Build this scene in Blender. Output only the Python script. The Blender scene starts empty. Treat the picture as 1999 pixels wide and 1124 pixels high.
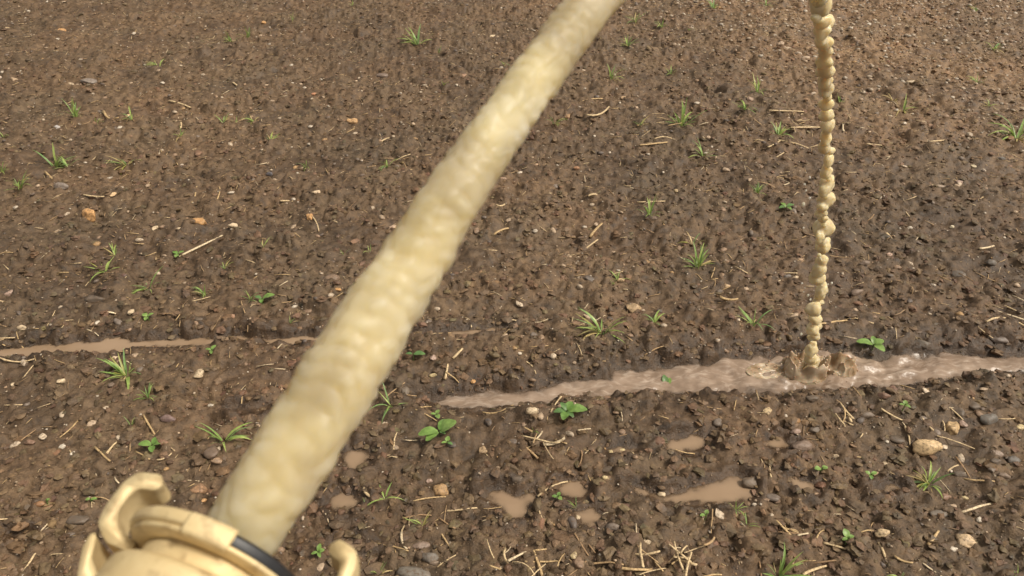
import bpy, math, random
import numpy as np
from mathutils import Vector, Matrix

# ------------------------------------------------------------------ camera
SC = bpy.context.scene
COL = SC.collection
CAM_H = 1.10
PITCH = math.radians(35.0)
F_PX = 1454.0                      # focal length in pixels of the 1999 px wide photograph
PW, PH = 1999.0, 1124.0
cam_d = bpy.data.cameras.new('camera')
cam = bpy.data.objects.new('camera', cam_d)
COL.objects.link(cam)
cam.location = (0, 0, CAM_H)
cam.rotation_euler = (math.pi/2 - PITCH, 0, 0)
cam_d.sensor_width = 36.0
cam_d.lens = 36.0*F_PX/PW
cam_d.clip_start = 0.01
cam_d.clip_end = 500
cam_d.dof.use_dof = True
cam_d.dof.focus_distance = 1.75
cam_d.dof.aperture_fstop = 19.0
SC.camera = cam

# ------------------------------------------------------------------ light
SUN_EL, SUN_AZ = 55.0, 105.0        # azimuth measured from +Y (view direction) towards +X
w = bpy.data.worlds.new('World'); SC.world = w; w.use_nodes = True
nt = w.node_tree; nt.nodes.clear()
sky = nt.nodes.new('ShaderNodeTexSky'); sky.sky_type = 'NISHITA'; sky.sun_disc = False
sky.sun_elevation = math.radians(SUN_EL); sky.sun_rotation = math.radians(SUN_AZ)
sky.air_density = 1.0; sky.dust_density = 4.0; sky.ozone_density = 1.0
hsv = nt.nodes.new('ShaderNodeHueSaturation'); hsv.inputs['Saturation'].default_value = 0.10
bg = nt.nodes.new('ShaderNodeBackground'); bg.inputs['Strength'].default_value = 0.075
wo = nt.nodes.new('ShaderNodeOutputWorld')
cld = nt.nodes.new('ShaderNodeMix'); cld.data_type = 'RGBA'; cld.blend_type = 'MULTIPLY'; cld.inputs[0].default_value = 1.0
cld.inputs[7].default_value = (1.0, .93, .83, 1)        # thin bright cloud, warm as the photograph's white balance
nt.links.new(sky.outputs[0], hsv.inputs['Color']); nt.links.new(hsv.outputs[0], cld.inputs[6]); nt.links.new(cld.outputs[2], bg.inputs['Color'])
nt.links.new(bg.outputs[0], wo.inputs['Surface'])
sd = bpy.data.lights.new('sun', 'SUN'); sd.energy = 1.5; sd.angle = math.radians(10); sd.color = (1.0, 0.91, 0.78)
sun = bpy.data.objects.new('sun', sd); COL.objects.link(sun)
e, a = math.radians(SUN_EL), math.radians(SUN_AZ)
sdir = Vector((math.cos(e)*math.sin(a), math.cos(e)*math.cos(a), math.sin(e)))
sun.rotation_euler = (-sdir).to_track_quat('-Z', 'Y').to_euler()
sun.location = sdir*10
vs = SC.view_settings
vs.view_transform = 'Standard'; vs.look = 'None'; vs.gamma = 1.0; vs.exposure = 1.05; vs.use_curve_mapping = False

random.seed(7)
RNG = np.random.default_rng(7)
FWD = np.array([0, math.cos(PITCH), -math.sin(PITCH)])
UPV = np.array([0, math.sin(PITCH), math.cos(PITCH)])
RGT = np.array([1.0, 0, 0])
CAMP = np.array([0, 0, CAM_H])

def ray(px, py):
    return FWD + RGT*((px-PW/2)/F_PX) - UPV*((py-PH/2)/F_PX)
def ground_pt(px, py, z=0.0):
    r = ray(px, py); t = (z-CAM_H)/r[2]
    return CAMP + r*t
def depth_of(p):
    return float(np.dot(np.asarray(p)-CAMP, FWD))

# ------------------------------------------------------------------ numeric noise
def _hash(ix, iy, seed):
    h = (ix.astype(np.int64)*374761393 + iy.astype(np.int64)*668265263 + int(seed)*982451653) & 0xFFFFFFFF
    h = ((h ^ (h >> 13))*1274126177) & 0xFFFFFFFF
    h = ((h ^ (h >> 15))*2246822519) & 0xFFFFFFFF
    return (h ^ (h >> 16)).astype(np.float64)/4294967296.0
def perlin(x, y, seed=0):
    x = np.asarray(x, float); y = np.asarray(y, float)
    x0 = np.floor(x); y0 = np.floor(y); fx = x-x0; fy = y-y0
    def g(dx, dy):
        an = _hash(x0+dx, y0+dy, seed)*2*np.pi
        return np.cos(an)*(fx-dx) + np.sin(an)*(fy-dy)
    u = fx*fx*fx*(fx*(fx*6-15)+10); v = fy*fy*fy*(fy*(fy*6-15)+10)
    n0 = g(0,0)*(1-u)+g(1,0)*u; n1 = g(0,1)*(1-u)+g(1,1)*u
    return (n0*(1-v)+n1*v)*1.5
def domes(x, y, cell, seed, rmin=.45, rmax=.95, keep=.8):
    """highest of overlapping rounded lumps, one in each cell (height in units of the cell)"""
    u = x/cell; v = y/cell
    ux = np.floor(u); vy = np.floor(v); out = np.zeros_like(u)
    for dx in (-1, 0, 1):
        for dy in (-1, 0, 1):
            cx, cy = ux+dx, vy+dy
            px = cx+_hash(cx, cy, seed); py = cy+_hash(cx, cy, seed+1)
            r = rmin+(rmax-rmin)*_hash(cx, cy, seed+2)**2
            k = _hash(cx, cy, seed+3) < keep
            sq = .6+.8*_hash(cx, cy, seed+4); an = _hash(cx, cy, seed+5)*np.pi
            du, dv = u-px, v-py
            a1 = (du*np.cos(an)+dv*np.sin(an))*sq; b1 = (-du*np.sin(an)+dv*np.cos(an))/sq
            d2 = (a1*a1+b1*b1)/(r*r)
            h = np.where(k, r*np.clip(1-d2, 0, 1)**.38*(.75+.5*_hash(cx, cy, seed+6)), 0)
            out = np.maximum(out, h)
    return out
def smooth(a, b, x):
    t = np.clip((x-a)/(b-a), 0, 1); return t*t*(3-2*t)

# ------------------------------------------------------------------ water outlines (on the ground)
def gp_poly(pts, z):
    return np.array([ground_pt(px, py, z)[:2] for px, py in pts])
FURROW_Z, BACK_Z, PUD_Z = -0.020, -0.004, 0.006
WATER = []   # (name, polygon, level, bank width)
FURROW = gp_poly([(820,787),(870,770),(960,760),(1010,759),(1060,760),(1080,747),(1130,740),(1185,738),(1192,724),(1250,713),(1320,707),
  (1370,712),(1400,703),(1440,693),(1500,696),(1540,687),(1600,683),(1650,690),(1700,692),(1760,692),(1850,686),(1900,689),(1960,692),(2020,690),(2160,676),(2400,655),
  (2400,690),(2160,716),(1999,734),(1930,735),(1840,747),(1770,757),(1700,764),(1610,766),(1560,771),(1440,776),(1330,772),(1260,774),(1200,779),(1110,792),(1050,794),(960,800),(880,800)], FURROW_Z)
WATER.append(('furrow', FURROW, FURROW_Z, .055))
BACK = gp_poly([(-260,706),(-120,696),(0,680),(60,671),(120,668),(180,665),(210,655),(240,653),(258,664),(300,662),(350,659),(395,657),(420,660),(450,653),(480,650),(492,658),(540,657),(600,653),(700,649),(780,648),
  (780,664),(700,667),(640,671),(600,674),(545,676),(490,670),(455,673),(420,675),(360,678),(300,679),(262,681),(235,692),(190,692),(120,694),(60,699),(0,699),(-120,714),(-260,726)], BACK_Z)
WATER.append(('back', BACK, BACK_Z, .045))
pud = [
 ('p', [(790,650),(870,644),(960,638),(1005,638),(960,652),(870,661),(800,665)]),
 ('p', [(1292,855),(1310,847),(1350,845),(1388,850),(1388,868),(1372,884),(1330,888),(1300,878)]),
 ('p', [(1180,876),(1205,870),(1240,872),(1255,880),(1225,890),(1190,888)]),
 ('p', [(1495,858),(1525,852),(1552,866),(1560,882),(1520,882),(1496,872)]),
 ('p', [(940,952),(985,948),(1010,962),(1035,955),(1058,968),(1040,992),(1020,1018),(985,1018),(960,990),(945,970)]),
 ('p', [(1075,950),(1100,936),(1135,938),(1155,958),(1150,985),(1120,982),(1090,968)]),
 ('p', [(1225,948),(1260,950),(1300,962),(1345,948),(1400,935),(1440,922),(1470,940),(1478,968),(1440,985),(1395,990),(1345,985),(1290,985),(1245,968)]),
 ('p', [(1538,928),(1575,932),(1600,955),(1595,970),(1560,965),(1540,948)]),
 ('p', [(672,880),(705,872),(728,880),(718,905),(690,922),(668,915)]),
 ('p', [(640,968),(690,958),(715,972),(700,995),(655,1005),(630,990)]),
 ('p', [(1120,1000),(1160,990),(1185,1010),(1165,1035),(1130,1030)]),
 ('p', [(5,1045),(40,1035),(72,1040),(50,1055),(15,1058)]),
 ('p', [(640,1062),(690,1052),(735,1058),(700,1075),(650,1078)]),
 ('p', [(1700,948),(1740,942),(1765,955),(1740,968),(1705,965)]),
 ('p', [(440,800),(480,792),(520,798),(500,808),(455,810)]),
]
for n, pts in pud:
    WATER.append(('puddle', gp_poly(pts, PUD_Z), PUD_Z, .022))

def poly_sd(P, x, y):
    """distance to the outline, positive inside"""
    d2 = np.full(x.shape, 1e9); inside = np.zeros(x.shape, bool)
    n = len(P)
    for i in range(n):
        ax, ay = P[i]; bx, by = P[(i+1) % n]
        ex, ey = bx-ax, by-ay; L = ex*ex+ey*ey
        t = np.clip(((x-ax)*ex+(y-ay)*ey)/L, 0, 1)
        d2 = np.minimum(d2, (x-ax-t*ex)**2+(y-ay-t*ey)**2)
        c = ((ay > y) != (by > y)) & (x < (bx-ax)*(y-ay)/((by-ay) if by != ay else 1e-9)+ax)
        inside ^= c
    d = np.sqrt(d2)
    return np.where(inside, d, -d)

# furrow direction on the ground
FD = ground_pt(1960, 712)[:2]-ground_pt(900, 782)[:2]; FD /= np.linalg.norm(FD)
FN = np.array([-FD[1], FD[0]])
FO = ground_pt(1430, 748)[:2]

def height(x, y, fine=True):
    """soil surface and its wetness"""
    x = np.asarray(x, float); y = np.asarray(y, float)
    near = smooth(14, 6, np.hypot(x, y-1))
    low = .013*perlin(x*1.3, y*1.3, 1)+.008*perlin(x*3.7, y*3.7, 2)
    v = (x-FO[0])*FN[0]+(y-FO[1])*FN[1]
    low = low - .007*np.cos(v/.29*2*np.pi)*near           # drill rows
    wx = x+.010*perlin(x*22, y*22, 11); wy = y+.010*perlin(x*22, y*22, 12)
    wx = wx+.0035*perlin(x*75, y*75, 13); wy = wy+.0035*perlin(x*75, y*75, 14)
    slick = smooth(.10, .55, perlin(x*4.2, y*4.2, 5)+.5*perlin(x*11, y*11, 6))    # beaten smooth by the water
    b = .36*.075*domes(wx, wy, .075, 20, .30, .75, .45)+.30*.045*domes(wx, wy, .045, 25, .30, .8, .45)
    b = b+(.48*.028*domes(wx, wy, .028, 40, .35, .85, .65))*(1-.45*slick)
    b = b+(.62*.013*domes(wx, wy, .013, 60, .4, .9, .75))*(1-.6*slick)
    b = b+.0035*perlin(x*26, y*26, 7)+.0030*perlin(x*60, y*60, 8)*(1-.4*slick)+.0013*perlin(x*130, y*130, 9)*(1-.5*slick)
    wet = .45*slick
    zlow = low; sub = np.zeros_like(x)
    for nm, P, zw, bw in WATER:
        lo = P.min(0)-.25; hi = P.max(0)+.25
        m = (x > lo[0]) & (x < hi[0]) & (y > lo[1]) & (y < hi[1])
        if not m.any(): continue
        d = poly_sd(P, x[m], y[m])
        d = d+(.004 if nm == 'puddle' else -.001)+.006*perlin(x[m]*40, y[m]*40, 31)+.004*perlin(x[m]*90, y[m]*90, 32)
        out = np.maximum(-d, 0); ins = np.maximum(d, 0)
        wg = np.exp(-(out/bw)**2)
        zl = zlow[m]*(1-wg)+wg*(zw+.0015+np.minimum(out*.35, .006))
        zl = zl-np.minimum(ins*(.75 if nm != 'puddle' else .35), .030)
        if nm in ('furrow', 'back'):      # low ridge of crumbs thrown up beside the drill slot
            zl = zl+(.012 if nm == 'furrow' else .004)*np.exp(-((out-.05)/.028)**2)*(d < 0)
        zlow = zlow.copy(); zlow[m] = zl
        sub2 = np.zeros_like(x); sub2[m] = smooth(-.006, .008, d); sub = np.maximum(sub, sub2)
        wet2 = np.zeros_like(x); wet2[m] = np.exp(-(out/(bw*.9))**2); wet = np.maximum(wet, wet2)
    z = zlow+b*(1-.80*sub)
    return z, wet

# ------------------------------------------------------------------ mesh helpers
def mesh_np(name, V, F, smooth_shade=True):
    """V (n,3); F (m,k) array of equal-sided faces"""
    me = bpy.data.meshes.new(name)
    V = np.asarray(V, np.float32); F = np.asarray(F, np.int32); m, k = F.shape
    me.vertices.add(len(V)); me.vertices.foreach_set('co', V.ravel())
    me.loops.add(m*k); me.loops.foreach_set('vertex_index', F.ravel())
    me.polygons.add(m); me.polygons.foreach_set('loop_start', np.arange(m, dtype=np.int32)*k)
    me.polygons.foreach_set('use_smooth', np.full(m, bool(smooth_shade)))
    me.update(calc_edges=True); me.validate()
    return me
def set_col(me, cols, name='tint'):
    at = me.color_attributes.new(name, 'FLOAT_COLOR', 'POINT')
    c = np.ones((len(cols), 4), np.float32); c[:, :3] = cols
    at.data.foreach_set('color', c.ravel())
def set_float(me, vals, name):
    at = me.attributes.new(name, 'FLOAT', 'POINT'); at.data.foreach_set('value', np.asarray(vals, np.float32))
def obj(name, me, mat=None, parent=None):
    o = bpy.data.objects.new(name, me); COL.objects.link(o)
    if mat is not None and me is not None and len(me.materials) == 0: me.materials.append(mat)
    if parent is not None: o.parent = parent
    return o
def tag(o, label=None, cat=None, group=None, kind=None):
    if label: o['label'] = label
    if cat: o['category'] = cat
    if group: o['group'] = group
    if kind: o['kind'] = kind
    return o
def empty(name, loc):
    o = bpy.data.objects.new(name, None); COL.objects.link(o); o.location = loc; o.empty_display_size = .02
    return o
def ico(n):
    import bmesh
    bm = bmesh.new(); bmesh.ops.create_icosphere(bm, subdivisions=n, radius=1.0)
    V = np.array([v.co[:] for v in bm.verts]); F = np.array([[v.index for v in f.verts] for f in bm.faces]); bm.free()
    return V, F
ICO1, ICO2, ICO3, ICO4 = ico(1), ico(2), ico(3), ico(4)
def n3(V, f, seed):
    return (perlin(V[:,0]*f+V[:,2]*.7*f, V[:,1]*f-V[:,2]*.6*f, seed)+perlin(V[:,1]*f+9.1, V[:,2]*f+3.3, seed+1)+perlin(V[:,2]*f-4.7, V[:,0]*f+7.9, seed+2))/3

# ------------------------------------------------------------------ materials
def new_mat(name):
    m = bpy.data.materials.new(name); m.use_nodes = True
    t = m.node_tree; p = t.nodes['Principled BSDF']
    return m, t, p
def N(t, typ, **kw):
    n = t.nodes.new(typ)
    for k, v in kw.items():
        if k in n.inputs: n.inputs[k].default_value = v
        else: setattr(n, k, v)
    return n
def ramp(t, fac, stops):
    r = t.nodes.new('ShaderNodeValToRGB'); el = r.color_ramp.elements
    while len(el) < len(stops): el.new(.5)
    for e_, (p_, c_) in zip(el, stops): e_.position = p_; e_.color = (*c_, 1) if len(c_) == 3 else c_
    t.links.new(fac, r.inputs[0]); return r
def mixc(t, fac, A, B, mode='MIX'):
    m = t.nodes.new('ShaderNodeMix'); m.data_type = 'RGBA'; m.blend_type = mode
    for sock, val in ((m.inputs[0], fac), (m.inputs[6], A), (m.inputs[7], B)):
        if hasattr(val, 'links'): t.links.new(val, sock)
        elif isinstance(val, (int, float)): sock.default_value = val
        else: sock.default_value = (*val, 1)
    return m.outputs[2]
def texco(t, obj_space=True):
    return N(t, 'ShaderNodeTexCoord').outputs['Object']
def pos(t):
    return N(t, 'ShaderNodeNewGeometry').outputs['Position']
def noise(t, vec, scale, detail=4, rough=.55):
    n = N(t, 'ShaderNodeTexNoise', Scale=scale, Detail=detail, Roughness=rough); t.links.new(vec, n.inputs['Vector']); return n.outputs['Fac']
def bump(t, hgt, strength, dist, p):
    b = N(t, 'ShaderNodeBump', Strength=strength, Distance=dist); t.links.new(hgt, b.inputs['Height']); t.links.new(b.outputs[0], p.inputs['Normal'])

SOIL_A, SOIL_B, SOIL_C = (.048,.030,.016), (.112,.073,.041), (.186,.127,.076)
def soil_material(name, crumb=False):
    m, t, p = new_mat(name)
    P = pos(t)
    n1 = noise(t, P, 3.0, 5); n2 = noise(t, P, 45, 5, .65); n3_ = noise(t, P, 260, 4, .7)
    c = ramp(t, n2, [(.30, SOIL_A), (.50, SOIL_B), (.72, SOIL_C)]).outputs[0]
    red = ramp(t, n1, [(.35, (.94,.96,.95)), (.62, (1.05,.99,.93))]).outputs[0]
    c = mixc(t, 1.0, c, red, 'MULTIPLY')
    c = mixc(t, 1.0, c, ramp(t, noise(t, P, .9, 3), [(.35, (.80,.80,.80)), (.65, (1.15,1.14,1.12))]).outputs[0], 'MULTIPLY')
    g = ramp(t, n3_, [(.3, (.7,.7,.7)), (.7, (1.25,1.22,1.18))]).outputs[0]
    c = mixc(t, .8, c, g, 'MULTIPLY')
    rr = ramp(t, n2, [(.3, (.42,)*3), (.7, (.80,)*3)]).outputs[0]
    dry = N(t, 'ShaderNodeAttribute', attribute_name='dry').outputs['Fac']
    c = mixc(t, dry, c, mixc(t, 1.0, c, (1.50,1.47,1.43), 'MULTIPLY'))
    if not crumb:
        at = N(t, 'ShaderNodeAttribute', attribute_name='wet').outputs['Fac']
        c = mixc(t, at, c, mixc(t, 1.0, c, (.56,.53,.52), 'MULTIPLY'))
        rr = mixc(t, at, rr, (.36,.36,.36))
        vor = N(t, 'ShaderNodeTexVoronoi', Scale=420.0); t.links.new(P, vor.inputs['Vector'])
        sp = ramp(t, vor.outputs['Distance'], [(.0, (1,1,1)), (.16, (0,0,0))]).outputs[0]
        sel = ramp(t, vor.outputs['Color'], [(.86, (0,0,0)), (.9, (1,1,1))]).outputs[0]
        sp = mixc(t, 1.0, sp, sel, 'MULTIPLY')
        c = mixc(t, sp, c, (.34,.26,.19))
    else:
        oi = N(t, 'ShaderNodeAttribute', attribute_name='tint').outputs['Color']
        c = mixc(t, 1.0, c, oi, 'MULTIPLY')
    t.links.new(c, p.inputs['Base Color']); t.links.new(rr, p.inputs['Roughness'])
    p.inputs['Specular IOR Level'].default_value = .45
    hh = mixc(t, .45, n2, n3_)
    bump(t, hh, .9 if not crumb else .7, .006 if not crumb else .004, p)
    return m
M_SOIL = soil_material('wet_soil'); M_CRUMB = soil_material('soil_crumb', True)

def tinted(name, rough, spec=.4, var=.35, nscale=90, speck=None, sss=0, attr='tint', bumpd=.0015):
    """colour from the 'tint' attribute, varied by noise"""
    m, t, p = new_mat(name); P = pos(t)
    c = N(t, 'ShaderNodeAttribute', attribute_name=attr).outputs['Color']
    n = noise(t, P, nscale, 5, .65)
    g = ramp(t, n, [(.28, (1-var,)*3), (.72, (1+var*.7,)*3)]).outputs[0]
    c = mixc(t, 1.0, c, g, 'MULTIPLY')
    if speck:
        s = ramp(t, noise(t, P, nscale*2.2, 3, .6), [(.50, (0,0,0)), (.64, (1,1,1))]).outputs[0]
        c = mixc(t, mixc(t, 1.0, s, (.75,)*3, 'MULTIPLY'), c, speck)
    t.links.new(c, p.inputs['Base Color']); p.inputs['Roughness'].default_value = rough
    p.inputs['Specular IOR Level'].default_value = spec
    bump(t, n, .6, bumpd, p)
    return m
M_STONE = tinted('stone', .55, .4, .38, 110, (.115,.074,.045))
M_GRIT = tinted('grit', .5, .4, .15, 200)
M_STRAW = tinted('straw', .6, .3, .30, 150, (.20,.12,.06))
def leaf_material():
    m, t, p = new_mat('leaf'); P = pos(t)
    c = N(t, 'ShaderNodeAttribute', attribute_name='tint').outputs['Color']
    n = noise(t, P, 120, 3)
    g = ramp(t, n, [(.3, (.72,)*3), (.7, (1.2,)*3)]).outputs[0]
    c = mixc(t, 1.0, c, g, 'MULTIPLY')
    t.links.new(c, p.inputs['Base Color']); p.inputs['Roughness'].default_value = .42
    tr = N(t, 'ShaderNodeBsdfTranslucent'); t.links.new(c, tr.inputs['Color'])
    mx = N(t, 'ShaderNodeMixShader'); mx.inputs[0].default_value = .3
    t.links.new(p.outputs[0], mx.inputs[1]); t.links.new(tr.outputs[0], mx.inputs[2])
    t.links.new(mx.outputs[0], t.nodes['Material Output'].inputs['Surface'])
    return m
M_LEAF = leaf_material()
def muddy(name, A, B, rough, foam=None):
    m, t, p = new_mat(name); P = pos(t)
    mp = N(t, 'ShaderNodeMapping'); mp.inputs['Rotation'].default_value = (0, 0, -math.atan2(FD[1], FD[0])); mp.inputs['Scale'].default_value = (1, 2.4, 1)
    mp.vector_type = 'POINT'
    t.links.new(P, mp.inputs['Vector'])
    n = noise(t, mp.outputs[0], 7 if foam else 5, 6, .65)
    c = ramp(t, n, [(.32, A), (.68, B)]).outputs[0]
    if foam:
        nf = N(t, 'ShaderNodeTexNoise', Scale=17.0, Detail=7.0, Roughness=.68, Distortion=1.6); t.links.new(mp.outputs[0], nf.inputs['Vector']); n_f = nf.outputs['Fac']
        f = ramp(t, n_f, [(.50, (0,0,0)), (.70, (.75,)*3)]).outputs[0]
        c = mixc(t, f, c, foam)
        bump(t, noise(t, mp.outputs[0], 40, 4, .6), .3, .006, p)
    else:
        bump(t, noise(t, P, 30, 2, .5), .05, .003, p)
    t.links.new(c, p.inputs['Base Color']); p.inputs['Roughness'].default_value = rough; p.inputs['IOR'].default_value = 1.33
    # murk: how much of the bottom the silt hides (grows with the depth of the water)
    mk = N(t, 'ShaderNodeAttribute', attribute_name='murk').outputs['Fac']
    gl = N(t, 'ShaderNodeBsdfGlossy', Roughness=rough); tr = N(t, 'ShaderNodeBsdfTransparent')
    tr.inputs['Color'].default_value = (.86, .78, .68, 1)
    lw = N(t, 'ShaderNodeFresnel', IOR=1.33); cl_ = N(t, 'ShaderNodeMixShader')
    t.links.new(lw.outputs[0], cl_.inputs[0]); t.links.new(tr.outputs[0], cl_.inputs[1]); t.links.new(gl.outputs[0], cl_.inputs[2])
    mx = N(t, 'ShaderNodeMixShader'); t.links.new(mk, mx.inputs[0]); t.links.new(cl_.outputs[0], mx.inputs[1]); t.links.new(p.outputs[0], mx.inputs[2])
    t.links.new(mx.outputs[0], t.nodes['Material Output'].inputs['Surface'])
    return m
M_FLOW = muddy('flowing_muddy_water', (.175,.120,.082), (.31,.232,.172), .27, (.47,.385,.312))
M_PUD = muddy('still_muddy_water', (.25,.172,.108), (.30,.212,.138), .05)
def jet_material():
    m, t, p = new_mat('silty_water'); P = pos(t)
    n = noise(t, P, 22, 3, .5); n2 = noise(t, P, 60, 3, .5)
    c = ramp(t, n, [(.30, (.46,.395,.275)), (.50, (.57,.475,.285)), (.70, (.64,.55,.37))]).outputs[0]
    t.links.new(c, p.inputs['Base Color']); p.inputs['Roughness'].default_value = .34; p.inputs['IOR'].default_value = 1.33
    p.inputs['Specular IOR Level'].default_value = .3
    p.inputs['Subsurface Weight'].default_value = 1.0; p.inputs['Subsurface Radius'].default_value = (1, .85, .55); p.inputs['Subsurface Scale'].default_value = .045
    bump(t, n2, .10, .002, p)
    tr = N(t, 'ShaderNodeBsdfTransparent'); tr.inputs['Color'].default_value = (.95, .88, .70, 1)      # the silt hides most, not all, of what is behind
    mx = N(t, 'ShaderNodeMixShader'); f_ = ramp(t, noise(t, P, 34, 3, .5), [(.36, (.08,)*3), (.66, (.42,)*3)]).outputs[0]
    t.links.new(f_, mx.inputs[0]); t.links.new(p.outputs[0], mx.inputs[1]); t.links.new(tr.outputs[0], mx.inputs[2])
    t.links.new(mx.outputs[0], t.nodes['Material Output'].inputs['Surface'])
    return m
M_JET = jet_material()
M_STREAM = M_JET.copy(); M_STREAM.name = 'silty_water_drops'
for n_ in M_STREAM.node_tree.nodes:
    if n_.type == 'BSDF_PRINCIPLED': n_.inputs['Subsurface Scale'].default_value = .016; n_.inputs['Roughness'].default_value = .25
    if n_.type == 'VALTORGB' and n_.color_ramp.elements[1].position > .655 and len(n_.color_ramp.elements) == 2: n_.color_ramp.elements[1].color = (.12, .12, .12, 1)
def splash_material():
    m, t, p = new_mat('splashing_muddy_water'); P = pos(t)
    n = noise(t, P, 26, 3, .5)
    c = ramp(t, n, [(.32, (.22,.14,.07)), (.50, (.38,.285,.19)), (.64, (.58,.48,.35))]).outputs[0]
    t.links.new(c, p.inputs['Base Color']); p.inputs['Roughness'].default_value = .15; p.inputs['IOR'].default_value = 1.33
    p.inputs['Subsurface Weight'].default_value = .3; p.inputs['Subsurface Scale'].default_value = .004
    return m
M_SPLASH = splash_material()
def brass_material():
    m, t, p = new_mat('worn_brass'); P = texco(t)
    n = noise(t, P, 60, 4, .6)
    c = ramp(t, n, [(.3, (.58,.44,.22)), (.7, (.70,.57,.33))]).outputs[0]
    tn = ramp(t, noise(t, P, 130, 5, .65), [(.52, (0,0,0)), (.72, (.7,)*3)]).outputs[0]
    c = mixc(t, tn, c, (.27,.17,.075))
    t.links.new(c, p.inputs['Base Color']); p.inputs['Metallic'].default_value = .2; p.inputs['Roughness'].default_value = .55
    bump(t, noise(t, P, 220, 3), .12, .001, p)
    return m
M_BRASS = brass_material()
m, t, p = new_mat('black_rubber'); p.inputs['Base Color'].default_value = (.012,.013,.016,1); p.inputs['Roughness'].default_value = .45
bump(t, noise(t, texco(t), 300, 2), .1, .001, p)
M_RUBBER = m
m, t, p = new_mat('hose_fabric'); p.inputs['Roughness'].default_value = .7
t.links.new(ramp(t, noise(t, texco(t), 200, 3), [(.3, (.10,.10,.11)), (.7, (.17,.165,.16))]).outputs[0], p.inputs['Base Color'])
M_HOSE = m

# ------------------------------------------------------------------ the ground
def graded(a, b, d0, d1):
    """steps from a to b growing from d0 to d1"""
    out = [a]; 
    while out[-1] < b:
        f = (out[-1]-a)/(b-a); out.append(out[-1]+d0+(d1-d0)*f)
    return out
ys = graded(.62, 2.0, .0036, .0065)+graded(2.0, 4.9, .0065, .0165)[1:]
ext = ys[-1]; st = .03
while ext < 180: ext += st; st *= 1.22; ys.append(ext)
pre = [ys[0]]; st = .012
while pre[0] > -60: pre.insert(0, pre[0]-st); st *= 1.28
ys = np.array(pre[:-1]+ys)
xs = graded(0, 1.15, .0046, .0055)+graded(1.15, 3.6, .0055, .015)[1:]
ext = xs[-1]; st = .03
while ext < 120: ext += st; st *= 1.25; xs.append(ext)
xs = np.array([-v for v in xs[:0:-1]]+xs)
X, Y = np.meshgrid(xs, ys)
Zg, WETg = height(X.ravel(), Y.ravel())
nx, ny = len(xs), len(ys)
idx = np.arange(nx*ny).reshape(ny, nx)
Fq = np.stack([idx[:-1,:-1], idx[:-1,1:], idx[1:,1:], idx[1:,:-1]], -1).reshape(-1, 4)
me = mesh_np('ground', np.stack([X.ravel(), Y.ravel(), Zg], -1), Fq)
set_float(me, WETg, 'wet')
def dryness(x, y):
    """the far right of the field has drained already"""
    return smooth(.0, 1.1, x*.55+y*.45-1.55+.35*perlin(x*2, y*2, 91))
set_float(me, dryness(X.ravel(), Y.ravel()), 'dry')
ground = tag(obj('ground', me, M_SOIL), kind='structure')
print('ground quads', len(Fq))
ZG2 = Zg.reshape(ny, nx)
def HS(x, y):
    """height of the ground mesh"""
    x = np.asarray(x, float); y = np.asarray(y, float)
    i = np.clip(np.searchsorted(xs, x)-1, 0, nx-2); j = np.clip(np.searchsorted(ys, y)-1, 0, ny-2)
    u = np.clip((x-xs[i])/(xs[i+1]-xs[i]), 0, 1); v = np.clip((y-ys[j])/(ys[j+1]-ys[j]), 0, 1)
    return (ZG2[j, i]*(1-u)+ZG2[j, i+1]*u)*(1-v)+(ZG2[j+1, i]*(1-u)+ZG2[j+1, i+1]*u)*v
def H(x, y):
    return float(HS(np.array([x]), np.array([y]))[0])
def on_ground(px, py):
    """the soil point seen at a place of the photograph"""
    q = ground_pt(px, py, 0)
    for _ in range(3): q = ground_pt(px, py, max(H(q[0], q[1]), -.02))
    return q

# ------------------------------------------------------------------ water sheets
def water_sheet(P, zw, cell, grow, wave, mur=.0016):
    lo = P.min(0)-.03; hi = P.max(0)+.03
    gx = np.arange(lo[0], hi[0], cell); gy = np.arange(lo[1], hi[1], cell)
    GX, GY = np.meshgrid(gx, gy); s = poly_sd(P, GX, GY)
    z = zw+wave(GX, GY)
    id_ = np.arange(GX.size).reshape(GX.shape)
    q = np.stack([id_[:-1,:-1], id_[:-1,1:], id_[1:,1:], id_[1:,:-1]], -1).reshape(-1, 4)
    ok = (s.ravel()[q] > -grow).all(1); q = q[ok]
    used = np.unique(q); re = np.full(GX.size, -1); re[used] = np.arange(len(used))
    V_ = np.stack([GX.ravel(), GY.ravel(), z.ravel()], -1)[used]
    dp = V_[:, 2]-HS(V_[:, 0], V_[:, 1])
    return V_, re[q], 1-np.exp(-np.maximum(dp, 0)/mur)
IMP = ground_pt(1582, 728, FURROW_Z)
def flow_wave(x, y):
    u = (x-IMP[0])*FD[0]+(y-IMP[1])*FD[1]; v = (x-IMP[0])*FN[0]+(y-IMP[1])*FN[1]
    r = np.hypot(u, v)
    ch = .0060*np.exp(-r/.35)+.0026
    wv = ch*(1.3*perlin(u*14, v*30, 71)+.8*perlin(u*30, v*55, 72)+.4*perlin(u*70, v*100, 73))
    wv = wv+.004*np.exp(-((r-.075)/.018)**2)*(.6+perlin(x*30, y*30, 74))-.010*np.exp(-(r/.035)**2)
    return wv
V, F, mk_ = water_sheet(FURROW, FURROW_Z, .0050, .02, flow_wave, .0038)
me = mesh_np('furrow_water', V, F); set_float(me, mk_, 'murk')
fw = tag(obj('furrow_water', me, M_FLOW), kind='structure')
V, F, mk_ = water_sheet(BACK, BACK_Z, .006, .015, lambda x, y: .0006*perlin(x*9, y*20, 75))
me = mesh_np('ditch_water', V, F); set_float(me, mk_, 'murk')
tag(obj('ditch_water', me, M_PUD), kind='structure')
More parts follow.
